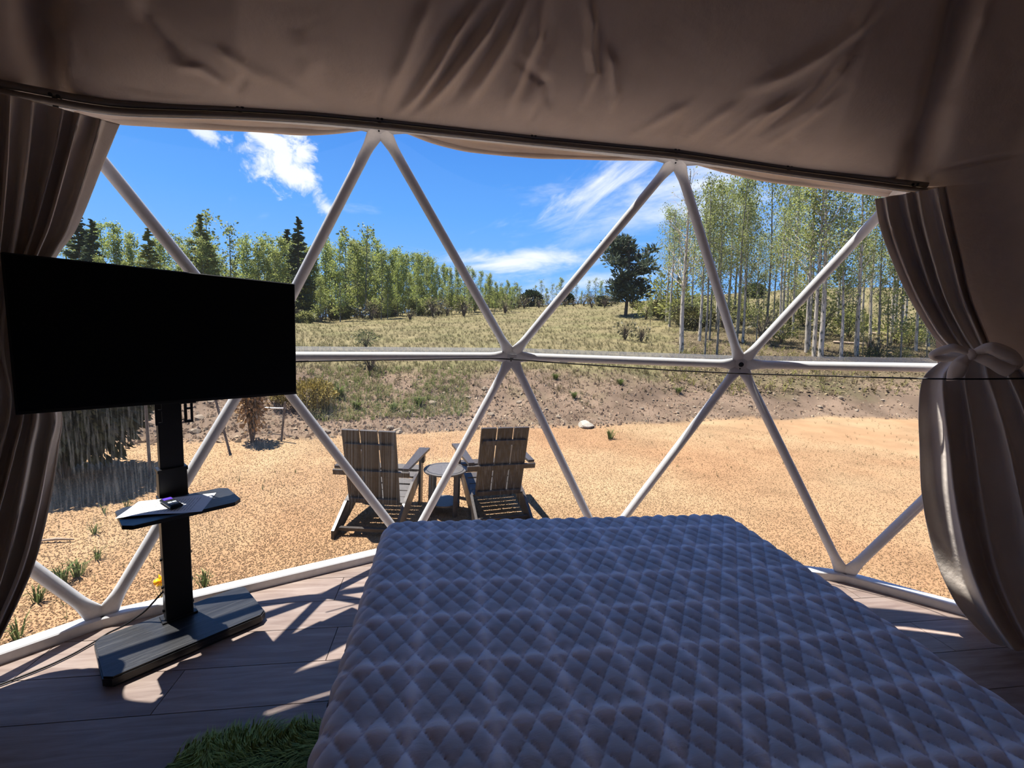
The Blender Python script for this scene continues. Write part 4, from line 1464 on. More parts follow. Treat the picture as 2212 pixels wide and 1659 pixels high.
# ------------------------------------------------------------------ yard furniture
def make_chair(label, x, y, rz):
    t = thing('adirondack_chair', label, 'chair', (x, y, float(height(x, y))), rz)
    lum = M['lumber']
    # reclined back: foot at (y -0.22, z 0.25), head at (y -0.40, z 0.95)
    f0, f1 = np.array([0, -0.215, 0.245]), np.array([0, -0.385, 0.955])
    d = f1 - f0; L = np.linalg.norm(d); d /= L
    nn = np.array([0, d[2], -d[1]])
    for k in (-1, 0, 1):
        MB().box((f0 + f1) / 2 + np.array([k * 0.162, 0, 0]), (1, 0, 0), nn, d, 0.0745, 0.012, L / 2, 0.003).build('back_slat', lum, t)
    for u, hw_ in ((0.80, 0.215), (0.43, 0.345), (0.03, 0.22)):
        MB().box(f0 + d * L * u - nn * 0.024, (1, 0, 0), nn, d, hw_, 0.012, 0.026, 0.003).build('back_rail', lum, t)
    for s in (-1, 1):
        # armrest, wider towards the front
        poly = [(s * 0.275, -0.31), (s * 0.335, -0.31), (s * 0.375, 0.42), (s * 0.265, 0.42)]
        if s < 0:
            poly = poly[::-1]
        MB().prism(poly, (0, 0, 0), (1, 0, 0), (0, 1, 0), (0, 0, 1), 0.575, 0.60).build('armrest', lum, t)
        MB().abox(s * 0.30 - 0.012, s * 0.30 + 0.012, 0.30, 0.40, 0.0, 0.574, 0.003).build('front_leg', lum, t)
        poly = [(0.39, 0.574), (0.31, 0.574), (0.33, 0.46), (0.40, 0.44)]
        MB().abox(s * 0.325 - 0.012, s * 0.325 + 0.012, 0.32, 0.39, 0.46, 0.574, 0.003).build('arm_bracket', lum, t)
        # sloping side board from the seat front down to the ground behind
        prof = [(0.42, 0.375), (0.42, 0.27), (-0.36, 0.0), (-0.50, 0.0), (-0.50, 0.075), (-0.22, 0.235), (0.10, 0.335)]
        MB().prism(prof, (s * 0.272, 0, 0), (0, 1, 0), (0, 0, 1), (1, 0, 0), -0.013, 0.013).build('side_board', lum, t)
    for k in range(6):
        u = k / 5
        yy, zz_ = 0.385 - u * 0.55, 0.385 - u * 0.145 - 0.02 * math.sin(u * 3.14)
        MB().box((0, yy, zz_), (1, 0, 0), (0, 0.967, 0.255), (0, -0.255, 0.967), 0.285, 0.047, 0.011, 0.003).build('seat_slat', lum, t)
    MB().abox(-0.285, 0.285, 0.415, 0.438, 0.27, 0.375, 0.003).build('front_apron', lum, t)
    MB().abox(-0.26, 0.26, -0.43, -0.395, 0.045, 0.078, 0.003).build('rear_stretcher', lum, t)
    return t
make_chair('dark slatted adirondack chair standing nearer the television, seen from behind', -0.60, 4.20, -0.165)
make_chair('dark slatted adirondack chair standing at the far corner of the round table', 0.505, 4.37, 0.155)
tz = float(height(0.005, 4.27))
tb = thing('side_table', 'small round charcoal table with a lower shelf between the two chairs', 'table', (0.005, 4.27, tz))
MB().disc((0, 0, 0), 0.215, 0.432, 0.452, 40, 0.004).build('tabletop', M['table'], tb, False)
mb = MB()
for k in range(40):
    a0, a1 = 2 * math.pi * k / 40, 2 * math.pi * (k + 1) / 40
    for r0, r1, z in ((0.182, 0.190, 0.4535),):
        mb.add([(r0 * math.cos(a0), r0 * math.sin(a0), z), (r1 * math.cos(a0), r1 * math.sin(a0), z), (r1 * math.cos(a1), r1 * math.sin(a1), z), (r0 * math.cos(a1), r0 * math.sin(a1), z)], [(0, 1, 2, 3)])
mb.build('rim_groove', M['black_metal'], tb)
MB().disc((0, 0, 0), 0.155, 0.10, 0.118, 36, 0.004).build('lower_shelf', M['table'], tb)
for k in range(4):
    a = math.radians(38 + 90 * k)
    e = np.array([math.cos(a), math.sin(a), 0])
    MB().box(e * 0.175 + np.array([0, 0, 0.216]), e, (-e[1], e[0], 0), (0, 0, 1), 0.011, 0.021, 0.216, 0.003).build('leg', M['table'], tb)

# ------------------------------------------------------------------ small things in the yard
def where(x):
    for lim, txt in ((300, 'at the gathered curtain'), (520, 'behind the stand pole'), (700, 'at the television corner'), (960, 'behind the chair nearer the television'), (1150, 'behind the chair at the far corner'), (1400, 'near the white rock'), (1620, 'below the right hand hub'), (9999, 'towards the tied curtain')):
        if x < lim:
            return txt

def rock_mesh(seed, sub=2, sq=0.62):
    bm = bmesh.new()
    bmesh.ops.create_icosphere(bm, subdivisions=sub, radius=1.0)
    r = random.Random(seed)
    planes = [(Vector((r.uniform(-1, 1), r.uniform(-1, 1), r.uniform(-0.4, 1))).normalized(), r.uniform(0.55, 0.9)) for _ in range(9)]
    for v in bm.verts:
        for n_, d_ in planes:
            e = v.co.dot(n_) - d_
            if e > 0:
                v.co -= n_ * e
        v.co.x *= 1.15
        v.co.z *= sq
    me = bpy.data.meshes.new('rock')
    bm.to_mesh(me)
    bm.free()
    return me
def place_rock(me, mat, p, s, rz, label, group=None):
    o = bpy.data.objects.new('rock', me)
    COL.objects.link(o)
    if not me.materials:
        me.materials.append(mat)
    o.location = (p[0], p[1], p[2] + s * 0.22)
    o.scale = (s, s, s)
    o.rotation_euler = (0, 0, rz)
    return tag(o, label, 'rock', group)
place_rock(rock_mesh(3, 3, 0.6), M['rock_white'], on_ground(1266, 922), 0.16, 0.4, 'large white rock sitting where the gravel meets the dirt bank')
swhere = lambda x: where(x)
rms = [rock_mesh(k + 10) for k in range(5)]
rr_ = random.Random(5)
k = 0
for px, py in ((858, 932), (842, 925), (880, 890), (960, 888), (1048, 842), (935, 872), (862, 936), (1012, 860), (1180, 885), (1205, 902), (1060, 897), (700, 905), (1120, 870), (1420, 900), (1462, 893), (1540, 858), (1385, 884), (1620, 878), (1715, 865), (1770, 880), (1815, 862), (1850, 890), (1905, 868), (1660, 850), (1500, 880), (455, 870), (432, 905), (300, 920), (420, 935), (700, 935)):
    place_rock(rms[k % 5], M['rock'], on_ground(px, py), rr_.uniform(0.05, 0.095), rr_.uniform(0, 6), 'small pale stone on the dirt bank, ' + swhere(px), 'bank stones ' + swhere(px))
    k += 1

def stake(px, py, pt, label, px_top):
    b = at_z(px, py, ZG)
    b[2] = float(height(b[0], b[1]))
    d = (b - EYEP) @ _f
    h = (py - pt) / FPX * d * 1.02
    lean = (px_top - px) / FPX * d
    t = thing('stake', label, 'stake', b)
    tip = np.array([lean * _r0[0], lean * _r0[1], h])
    MB().box(tip / 2 - np.array([0, 0, 0.04]), (1, 0, 0), (0, 1, 0), tip / np.linalg.norm(tip), 0.016, 0.003, np.linalg.norm(tip) / 2 + 0.04).box(tip / 2 + np.array([0, -0.012, -0.04]), (1, 0, 0), (0, 1, 0), tip / np.linalg.norm(tip), 0.003, 0.012, np.linalg.norm(tip) / 2 + 0.04).build('post', M['stake'], t)
    mb = MB()
    for q in range(1, 9):
        mb.box(tip * (q / 9) + np.array([0, 0.006, 0]), (1, 0, 0), (0, 1, 0), (0, 0, 1), 0.010, 0.006, 0.006)
    stuff(mb.build('studs', M['stake'], t))
    return t
stake(325, 1028, 838, 'steel stake standing nearest the dome, beside the dark bush', 323)
stake(498, 977, 858, 'leaning steel stake in front of the dead sapling', 470)
stake(607, 953, 868, 'steel stake behind the dead sapling, right by the adirondack chairs', 617)
for (a, b_, l_) in (((520, 884, 0.42), (560, 880, 0.45), 'white tie strap pulled from the dead sapling towards the leaning stake'), ((562, 880, 0.45), (617, 882, 0.44), 'white tie strap pulled from the dead sapling to the rearmost stake'), ((236, 942, 0.38), (285, 937, 0.40), 'white tie strap hanging out of the dark bush')):
    dd_ = 7.0 if a[0] > 300 else 5.6
    P = []
    for (x, y, _) in (a, b_):
        d = ray(x, y)
        P.append(EYEP + d * (dd_ / (d @ _f)))
    c_ = (P[0] + P[1]) / 2
    mb = MB()
    mb.tube([P[0] - c_, UP * -0.006, P[1] - c_], [0.010, 0.013, 0.011], 6)
    o = mb.build('tie_strap', M['strap'], None, True)
    o.location = tuple(c_)
    tag(o, l_, 'strap')

def sprig(name, label, base, h, n, seed, mat, col, sp=0.9, cat='grass', group=None):
    r = np.random.default_rng(seed)
    global RNG
    keep, RNG = RNG, r
    o = blades(name, np.zeros((1, 3)), np.array([h]), sp, np.array([col]), mat, n)
    RNG = keep
    o.location = tuple(base)
    return tag(o, label, cat, group)
GR = (0.16, 0.21, 0.07)
def yard(px, py):
    p = at_z(px, py, ZG)
    p[2] = float(height(p[0], p[1]))
    return p
for k, (px, py, h, n, lab) in enumerate((
    (1318, 948, 0.26, 60, 'bushy green grass tuft alone on the far gravel near the white rock'),
    (132, 1262, 0.20, 90, 'dense green grass tuft nearest the curtain edge behind the television'),
    (205, 1152, 0.15, 26, 'small green grass tuft below the shadow of the dark bush'),
    (210, 1205, 0.16, 24, 'thin green grass tuft growing between the curtain and the stand pole'),
    (170, 1240, 0.19, 40, 'tall thin grass tuft leaning beside the densest tuft'),
    (443, 1268, 0.17, 34, 'green grass tuft peeking over the white base rail by the stand pole'),
    (80, 1300, 0.16, 36, 'grass tuft by the outer foot of the white frame tubes'),
    (275, 1100, 0.12, 20, 'low grass tuft left of the stand shelf'),
    (225, 1110, 0.13, 18, 'sparse grass tuft just under the bush shadow edge'),
    (345, 1040, 0.12, 20, 'short grass tuft at the foot of the nearest stake'),
    (40, 1380, 0.15, 30, 'grass tuft at the window corner under the gathered curtain'))):
    sprig('grass_tuft', lab, yard(px, py), h * 0.8, n, 100 + k, M['grass'], GR, 0.75)
# daffodil behind the base rail
db = yard(352, 1292)
df = thing('daffodil', 'yellow daffodil blooming just outside the base rail', 'flower', db)
hd = EYEP + ray(347, 1255) * (((db - EYEP) @ _f) / (ray(347, 1255) @ _f)) - db
MB().tube([(0, 0, -0.02), hd * 0.6 + np.array([0.01, 0, 0]), hd], 0.004, 6).build('stem', flat('flower_stem', (0.10, 0.2, 0.04), 0.6), df, True)
pv = np.array([-0.35, -0.8, 0.2]); pv /= np.linalg.norm(pv)
pe1 = np.cross(pv, UP); pe1 /= np.linalg.norm(pe1); pe2 = np.cross(pe1, pv)
for k in range(6):
    a = math.pi * k / 3
    dr = pe1 * math.cos(a) + pe2 * math.sin(a)
    sd = np.cross(dr, pv)
    MB().add([hd, hd + dr * 0.025 + sd * 0.014, hd + dr * 0.05 + pv * 0.004, hd + dr * 0.025 - sd * 0.014, hd + dr * 0.025 + pv * 0.006], [(0, 1, 4), (1, 2, 4), (2, 3, 4), (3, 0, 4)]).build('petal', M['petal'], df)
MB().tube([hd, hd + pv * 0.015, hd + pv * 0.035], [0.010, 0.013, 0.018], 10).build('trumpet', M['petal_deep'], df, True)
for k in range(5):
    a = k * 1.3
    MB().add([(0.01 * math.cos(a) - 0.004, 0.01 * math.sin(a), -0.02), (0.01 * math.cos(a) + 0.004, 0.01 * math.sin(a), -0.02), (0.05 * math.cos(a), 0.05 * math.sin(a), 0.12)], [(0, 1, 2)]).build('leaf', flat('flower_leaf', (0.12, 0.2, 0.05), 0.6), df)
# stick on the gravel
a_, b_ = yard(86, 1172), yard(160, 1169)
c_ = (a_ + b_) / 2
o = MB().tube([a_ - c_ + UP * 0.02, UP * 0.03, b_ - c_ + UP * 0.02], [0.008, 0.012, 0.006], 7).build('stick', M['log'], None, True)
o.location = tuple(c_)
tag(o, 'dark dry stick lying on the gravel by the curtain', 'stick')

# ------------------------------------------------------------------ plants
def leaf_quads(C, size, cols, rng, elong=1.5, updir=None):
    """Small leaves (two triangles each, folded along the middle) at points C."""
    n = len(C)
    a = rng.normal(size=(n, 3)); a /= np.linalg.norm(a, axis=1)[:, None]
    b = rng.normal(size=(n, 3)); b -= a * (a * b).sum(1)[:, None]; b /= np.linalg.norm(b, axis=1)[:, None]
    if updir is not None:
        a = a * 0.35 + updir; a /= np.linalg.norm(a, axis=1)[:, None]
        b -= a * (a * b).sum(1)[:, None]; b /= np.linalg.norm(b, axis=1)[:, None]
    s = (size * (0.6 + 0.8 * rng.random(n)))[:, None]
    V = np.stack([C - a * s * 0.5 * elong, C + b * s * 0.5, C + a * s * 0.5 * elong, C - b * s * 0.5], 1).reshape(-1, 3)
    F = np.arange(4 * n).reshape(n, 4)
    return V, F, np.repeat(cols, 4, 0)

def mesh_only(name, V, F, mat, cols=None, smooth=False):
    o = link_np(name, V, F, mat, None, smooth, cols)
    me = o.data
    bpy.data.objects.remove(o)
    return me

def tube_np(paths, seg=5):
    vs, fs, off = [], [], 0
    for P, R_ in paths:
        P = np.asarray(P, float)
        n = len(P)
        d = np.gradient(P, axis=0)
        d /= np.linalg.norm(d, axis=1)[:, None] + 1e-9
        h = np.where(np.abs(d[:, 2:3]) < 0.9, np.array([[0, 0, 1.0]]), np.array([[1.0, 0, 0]]))
        s = np.cross(d, h); s /= np.linalg.norm(s, axis=1)[:, None] + 1e-9
        t = np.cross(d, s)
        an = np.arange(seg) * 2 * math.pi / seg
        ring = P[:, None, :] + np.asarray(R_)[:, None, None] * (np.cos(an)[None, :, None] * s[:, None, :] + np.sin(an)[None, :, None] * t[:, None, :])
        vs.append(ring.reshape(-1, 3))
        a = np.arange(n * seg).reshape(n, seg)
        nx_ = np.roll(a, -1, axis=1)
        fs.append(np.stack([a[:-1].ravel(), nx_[:-1].ravel(), nx_[1:].ravel(), a[1:].ravel()], 1) + off)
        off += n * seg
    return np.concatenate(vs), np.concatenate(fs)

LEAF = np.array([0.37, 0.41, 0.13])
def aspen_parts(seed, H, nbr, nleaf, lsize, bare=0.0, low=0.30, spread=0.20, trunk_r=0.10, leafcol=LEAF, barkm='birch_bark', twig=2):
    r = np.random.default_rng(seed)
    n = 10
    t = np.linspace(0, 1, n)
    ph = r.random(4) * 6
    tx = 0.012 * H * np.sin(t * 3 + ph[0]) * t + 0.006 * H * np.sin(t * 8 + ph[1]) * t
    ty = 0.012 * H * np.sin(t * 3 + ph[2]) * t
    P = np.stack([tx, ty, t * H - 0.15], 1)
    trunk = tube_np([(P, trunk_r * (1.0 - 0.86 * t) + 0.006)], 8)
    paths, pts = [], []
    for b in range(nbr):
        u = low + (0.97 - low) * (b + r.random()) / nbr
        base = np.array([np.interp(u, t, P[:, k]) for k in range(3)])
        a = r.random() * 6.283
        ln = H * (spread * (1.15 - u) + 0.035) * (0.6 + 0.7 * r.random())
        rise = 0.55 + 0.7 * r.random()
        d = np.array([math.cos(a), math.sin(a), rise]); d /= np.linalg.norm(d)
        q = np.linspace(0, 1, 5)[:, None]
        bp = base + d * ln * q + np.array([0, 0, 1]) * ln * 0.22 * q ** 2 + r.normal(size=(5, 3)) * ln * 0.03 * q
        rad = (0.26 * trunk_r * (1.15 - u) + 0.004) * (1 - 0.82 * q[:, 0])
        paths.append((bp, rad))
        for q_ in np.linspace(0.25, 1, 6):
            pts.append(base + (bp[-1] - base) * q_)
        for k in range(twig):
            f_ = 0.3 + 0.6 * r.random()
            tb = np.array([np.interp(f_, q[:, 0], bp[:, c]) for c in range(3)])
            td = d + r.normal(size=3) * 0.7; td[2] = abs(td[2]) * 0.7 + 0.15
            td /= np.linalg.norm(td)
            tl = ln * (0.22 + 0.25 * r.random())
            tp = np.stack([tb, tb + td * tl * 0.55, tb + td * tl + np.array([0, 0, tl * 0.15])])
            paths.append((tp, np.array([0.5, 0.35, 0.15]) * rad[0] * 0.8))
            for q_ in (0.5, 0.8, 1.0):
                pts.append(tb + td * tl * q_)
    br = tube_np(paths, 4)
    pts = np.array(pts)
    tm = mesh_only('trunk', *trunk, M[barkm], None, True)
    bm_ = mesh_only('branches', *br, M[barkm])
    fm = None
    if nleaf:
        C = pts[r.integers(0, len(pts), nleaf)] + r.normal(size=(nleaf, 3)) * H * 0.021
        cc = leafcol[None] * (0.68 + 0.6 * r.random((nleaf, 1))) * (1 + 0.10 * (r.random((nleaf, 3)) - 0.5))
        fm = mesh_only('foliage', *leaf_quads(C, np.full(nleaf, lsize), cc, r)[:2], M['leaf'], leaf_quads(C, np.full(nleaf, lsize), cc, r)[2])
    return dict(trunk=tm, branches=bm_, foliage=fm, H=H)

NEEDLE = np.array([0.12, 0.16, 0.085])
def spruce_parts(seed, H, R_, n, size, col=NEEDLE, top=0.9):
    r = np.random.default_rng(seed)
    t = np.linspace(0, 1, 6)
    P = np.stack([0 * t, 0 * t, t * H - 0.1], 1)
    trunk = tube_np([(P, H * 0.016 * (1 - 0.9 * t) + 0.005)], 7)
    nb = int(H * 12)
    paths, C, D = [], [], []
    per = max(4, n // nb)
    for b in range(nb):
        u = 0.07 + 0.92 * (b + r.random()) / nb
        ln = R_ * ((1 - u) ** top) * (0.65 + 0.5 * r.random()) + 0.05
        a = r.random() * 6.283
        d = np.array([math.cos(a), math.sin(a), 0.25 - 0.45 * (1 - u)])
        base = np.array([0, 0, u * H])
        q = np.linspace(0, 1, 3)[:, None]
        paths.append((base + d * ln * q, np.array([0.02, 0.012, 0.004]) * H * 0.1))
        f_ = np.sqrt(r.random(per))
        C.append(base + d * ln * f_[:, None] + r.normal(size=(per, 3)) * np.array([0.10, 0.10, 0.06]) * ln)
        D.append(np.repeat((d + np.array([0, 0, -0.15]))[None], per, 0))
    C, D = np.concatenate(C), np.concatenate(D)
    cc = col[None] * (0.6 + 0.8 * r.random((len(C), 1)))
    V, F, K = leaf_quads(C, np.full(len(C), size), cc, r, 2.2, D)
    return dict(trunk=mesh_only('trunk', *trunk, M['brown_bark'], None, True), branches=mesh_only('branches', *tube_np(paths, 4), M['brown_bark']), foliage=mesh_only('foliage', V, F, M['needle'], K), H=H)

def pine_parts(seed, H, R_, nclump, per, size, col):
    r = np.random.default_rng(seed)
    t = np.linspace(0, 1, 7)
    P = np.stack([0.02 * H * np.sin(t * 3), 0 * t, t * H - 0.1], 1)
    trunk = tube_np([(P, H * 0.022 * (1 - 0.85 * t) + 0.01)], 8)
    paths, C, D = [], [], []
    for b in range(nclump):
        u = 0.20 + 0.78 * (b + r.random()) / nclump
        a = r.random() * 6.283
        prof = math.sin(math.pi * min(1, max(0.06, (1.02 - u)) ** 0.75)) ** 0.7
        ln = R_ * prof * (0.45 + 0.65 * r.random())
        base = np.array([np.interp(u, t, P[:, k]) for k in range(3)])
        d = np.array([math.cos(a), math.sin(a), 0.25 * r.random() + 0.12])
        tip = base + d * ln
        paths.append((np.stack([base, base + d * ln * 0.55 + np.array([0, 0, -0.04 * ln]), tip]), np.array([0.012, 0.008, 0.004]) * H * 0.7))
        for q_, m in ((1.0, per), (0.62, per // 2)):
            cen = base + d * ln * q_
            off_ = r.normal(size=(m, 3)) * np.array([0.11, 0.11, 0.075]) * R_ * 1.25
            C.append(cen + off_)
            D.append(off_ / (np.linalg.norm(off_, axis=1)[:, None] + 1e-6) + np.array([0, 0, 0.5]))
    C, D = np.concatenate(C), np.concatenate(D)
    cc = col[None] * (0.55 + 0.9 * r.random((len(C), 1)))
    V, F, K = leaf_quads(C, np.full(len(C), size), cc, r, 3.0, D)
    return dict(trunk=mesh_only('trunk', *trunk, M['brown_bark'], None, True), branches=mesh_only('branches', *tube_np(paths, 4), M['brown_bark']), foliage=mesh_only('foliage', V, F, M['needle'], K), H=H)

def shrub_parts(seed, R_, H, n, size, col, matk, stems=14, shape=1.0, low=0.0, barkm='brown_bark', shell=0.55):
    """A shrub of unit build: stems fan out of the root, leaves gather towards the outside of an egg."""
    r = np.random.default_rng(seed)
    paths = []
    for k in range(stems):
        a = r.random() * 6.283
        rr0 = R_ * (0.25 + 0.6 * r.random())
        tip = np.array([math.cos(a) * rr0, math.sin(a) * rr0, H * (0.5 + 0.42 * r.random())])
        mid = tip * np.array([0.35, 0.35, 0.5])
        paths.append((np.stack([np.array([0, 0, -0.05]), mid, tip]), np.array([1, 0.6, 0.25]) * 0.016 * max(H, 0.5)))
    br = mesh_only('branches', *tube_np(paths, 4), M[barkm])
    fm = None
    if n:
        d = r.normal(size=(n, 3)); d /= np.linalg.norm(d, axis=1)[:, None]
        rad = (shell + (1 - shell) * r.random(n)) * (1 + 0.28 * fbm(d[:, 0] * 2.2 + seed, d[:, 1] * 2.2, d[:, 2] * 2.2, 3))
        zc = H * (0.5 + low * 0.5)
        C = d * rad[:, None] * np.array([R_, R_, H * (0.5 - low * 0.5)]) + np.array([0, 0, zc])
        if shape != 1.0:
            C[:, :2] *= (np.clip(1 - (C[:, 2] / H) ** 1.3, 0.03, 1) ** shape)[:, None] * 1.35
        C[:, 2] = np.maximum(C[:, 2], 0.02)
        cc = col[None] * (0.55 + 0.85 * r.random((n, 1)))
        V, F, K = leaf_quads(C, np.full(n, size), cc, r, 1.8, d)
        fm = mesh_only('foliage', V, F, M[matk], K)
    return dict(trunk=None, branches=br, foliage=fm, H=H)

def plant(name, parts, label, cat, base, height_, rz=0.0, group=None, leanx=0.0, wide=1.0):
    t = thing(name, label, cat, base, 0, group)
    s = height_ / parts['H']
    t.scale = (s * wide, s * wide, s)
    # the whole stand leans a little; spin the plant about its own stem first
    m = Matrix.Rotation(leanx, 4, Vector(tuple(_f * np.array([1, 1, 0])))) @ Matrix.Rotation(rz, 4, 'Z')
    t.rotation_euler = m.to_euler()
    for part in ('trunk', 'branches', 'foliage'):
        if parts[part] is not None:
            o = bpy.data.objects.new(part, parts[part])
            COL.objects.link(o)
            o.parent = t
            if part != 'trunk':
                o['kind'] = 'stuff'
    return t

def depth_of(p):
    return (p - EYEP) @ _f
def pix(p):
    d = p - EYEP
    z = d @ _f
    return W_PX / 2 + FPX * (d @ _r) / z, H_PX / 2 - FPX * (d @ _u) / z
def tall(base, py_top):
    """Height of a plant whose top stands at image row py_top."""
    return (pix(base)[1] - py_top) / FPX * depth_of(base) * 1.0

def far_where(x):
    for lim, txt in ((250, 'beside the gathered curtain'), (440, 'around the first slanting tube'), (640, 'above the television'), (800, 'at the second slanting tube'), (960, 'before the third slanting tube'), (1130, 'thin end by the third tube')):
        if x < lim:
            return txt
def grove_where(x):
    for lim, txt in ((1600, 'at the edge by the leafless birch'), (1720, 'in the middle of the grove'), (1850, 'around the thickest trunk'), (9999, 'by the tied curtain')):
        if x < lim:
            return txt

def polar(bdeg, r):
    b = math.radians(bdeg)
    x, y = r * math.sin(b), r * math.cos(b)
    return np.array([x, y, float(height(x, y))])
def lean_for(px):
    return -0.095 * max(0.0, (px - 1150) / 750)

R3 = random.Random(11)
# --- the stand of young aspens left of the meadow
A_far = [aspen_parts(20 + k, 10.0, 40, 2200, 0.135, low=0.05, spread=0.15, trunk_r=0.085, barkm='aspen_bark', twig=1, leafcol=LEAF * np.array([1.25, 1.25 + 0.06 * (k % 2), 1.1])) for k in range(5)]
A_thin = [aspen_parts(40 + k, 10.0, 30, 520, 0.17, low=0.22, spread=0.16, trunk_r=0.08, barkm='aspen_bark', twig=3, leafcol=LEAF * 0.95) for k in range(2)]
top_x = [60, 150, 240, 330, 430, 520, 610, 690, 740, 800, 850, 930, 1000, 1060, 1110, 1140]
top_y = [520, 500, 480, 515, 500, 520, 515, 530, 515, 512, 540, 556, 578, 592, 612, 625]
for k in range(160):
    bdeg = -37 + 46.5 * ((k * 0.618034) % 1.0)
    r_ = R3.uniform(41, 58)
    b = polar(bdeg, r_)
    x, y = pix(b)
    if x > 1125 or (x < 560 and k % 3 == 0):
        continue
    ty = float(np.interp(x, top_x, top_y)) + R3.choice((0, 6, 14, 26, 44, 70))
    h = max(2.5, tall(b, ty))
    plant('aspen_tree', A_far[k % 5], 'young yellow green aspen of the meadow stand, ' + far_where(x), 'tree', b, h, R3.uniform(0, 6), 'stand aspens ' + far_where(x), 0, R3.uniform(0.85, 1.15))
for px, py, ty, lab in ((745, 690, 498, 'bare topped brown grey aspen rising above the left stand'), (790, 692, 490, 'bare twiggy aspen behind the strut, tallest of the left stand'), (455, 690, 462, 'thin nearly leafless aspen between two dark conifers'), (502, 690, 486, 'bare forked aspen just behind the television top')):
    b = polar(math.degrees(math.atan2(*on_ground(px, 700)[:2])), 47)
    plant('aspen_tree', A_thin[px % 2], lab, 'tree', b, tall(b, ty), R3.uniform(0, 6), None, 0, 1.1)
S_ = [spruce_parts(60 + k, 10.0, 2.0, 4200, 0.17) for k in range(2)]
OL = spruce_parts(65, 10.0, 2.3, 4200, 0.17, np.array([0.34, 0.36, 0.11]))
for px, ty, r_, m, lab in ((645, 476, 44, S_[0], 'dark pointed spruce standing behind the right end of the television'), (622, 500, 47, S_[1], 'smaller dark spruce left of the pointed spruce'), (175, 448, 45, S_[1], 'tall dark spruce beside the gathered curtain'), (205, 480, 43, S_[0], 'dark spruce second from the gathered curtain'),
                           (325, 498, 42, OL, 'olive green conifer behind the first window tube'), (438, 470, 42, OL, 'bushy olive conifer rising above the television')):
    d = ray(px, 600)
    b = polar(math.degrees(math.atan2(d[0], d[1])), r_)
    plant('spruce_tree', m, lab, 'tree', b, tall(b, ty), R3.uniform(0, 6))
# low brush along the foot of the stand
B_y = [shrub_parts(70 + k, 0.8, 1.0, 700, 0.13, np.array([0.32, 0.33, 0.12]), 'leaf', 10) for k in range(2)]
B_bare = [shrub_parts(74 + k, 0.6, 1.0, 90, 0.08, np.array([0.24, 0.22, 0.11]), 'leaf', 34) for k in range(2)]
for k in range(48):
    bdeg = -24 + 32 * ((k * 0.618034) % 1.0)
    b = polar(bdeg, R3.uniform(39, 57))
    plant('brush', (B_bare + B_y)[k % 3], 'low brush below the left aspens, ' + (far_where(pix(b)[0]) or 'past its thin end').replace('around', 'by'), 'shrub', b, R3.uniform(0.8, 2.0), R3.uniform(0, 6), 'brush ' + (far_where(pix(b)[0]) or 'past the thin end'))
# --- ridge line in the middle
for k in range(22):
    px = 1060 + k * 13 + R3.uniform(-5, 5)
    d = ray(px, 650)
    b = polar(math.degrees(math.atan2(d[0], d[1])), R3.uniform(52, 56))
    plant('ridge_tree', A_thin[k % 2] if k % 3 else A_far[k % 5], 'small thin tree on the ridge line in the middle of the view', 'tree', b, max(1.6, tall(b, R3.uniform(600, 636))), R3.uniform(0, 6), 'thin trees on the ridge', 0, 1.3)
J_ = shrub_parts(80, 0.75, 1.0, 1500, 0.10, np.array([0.05, 0.08, 0.04]), 'needle', 8)
for px, ty, r_, lab in ((1148, 628, 53, 'small round dark juniper alone on the ridge line'), (1222, 632, 54, 'dark low juniper on the ridge left of the big pine'), (1300, 640, 50, 'dark scrubby juniper at the foot of the big pine'), (1625, 612, 50, 'dark conifer far up the hill between the birch trunks')):
    d = ray(px, 660)
    b = polar(math.degrees(math.atan2(d[0], d[1])), r_)
    plant('juniper', J_, lab, 'shrub', b, max(1.0, tall(b, ty)), 1.0)
for k in range(30):
    px = 1090 + R3.uniform(0, 240)
    d = ray(px, 655)
    b = polar(math.degrees(math.atan2(d[0], d[1])), R3.uniform(47, 55))
    plant('brush', B_bare[k % 2], 'grey bare brush lining the ridge in the middle of the view', 'shrub', b, R3.uniform(0.9, 1.6), R3.uniform(0, 6), 'bare brush on the ridge')
# --- the big pine
PN = pine_parts(90, 6.5, 2.2, 46, 60, 0.15, np.array([0.12, 0.155, 0.105]))
b = on_ground(1352, 672)
d = ray(1352, 672)
b = polar(math.degrees(math.atan2(d[0], d[1])), 38)
plant('pine_tree', PN, 'big dark green pine standing alone before the birch grove', 'tree', b, tall(b, 520), 0.5, None, lean_for(1352), 1.0)
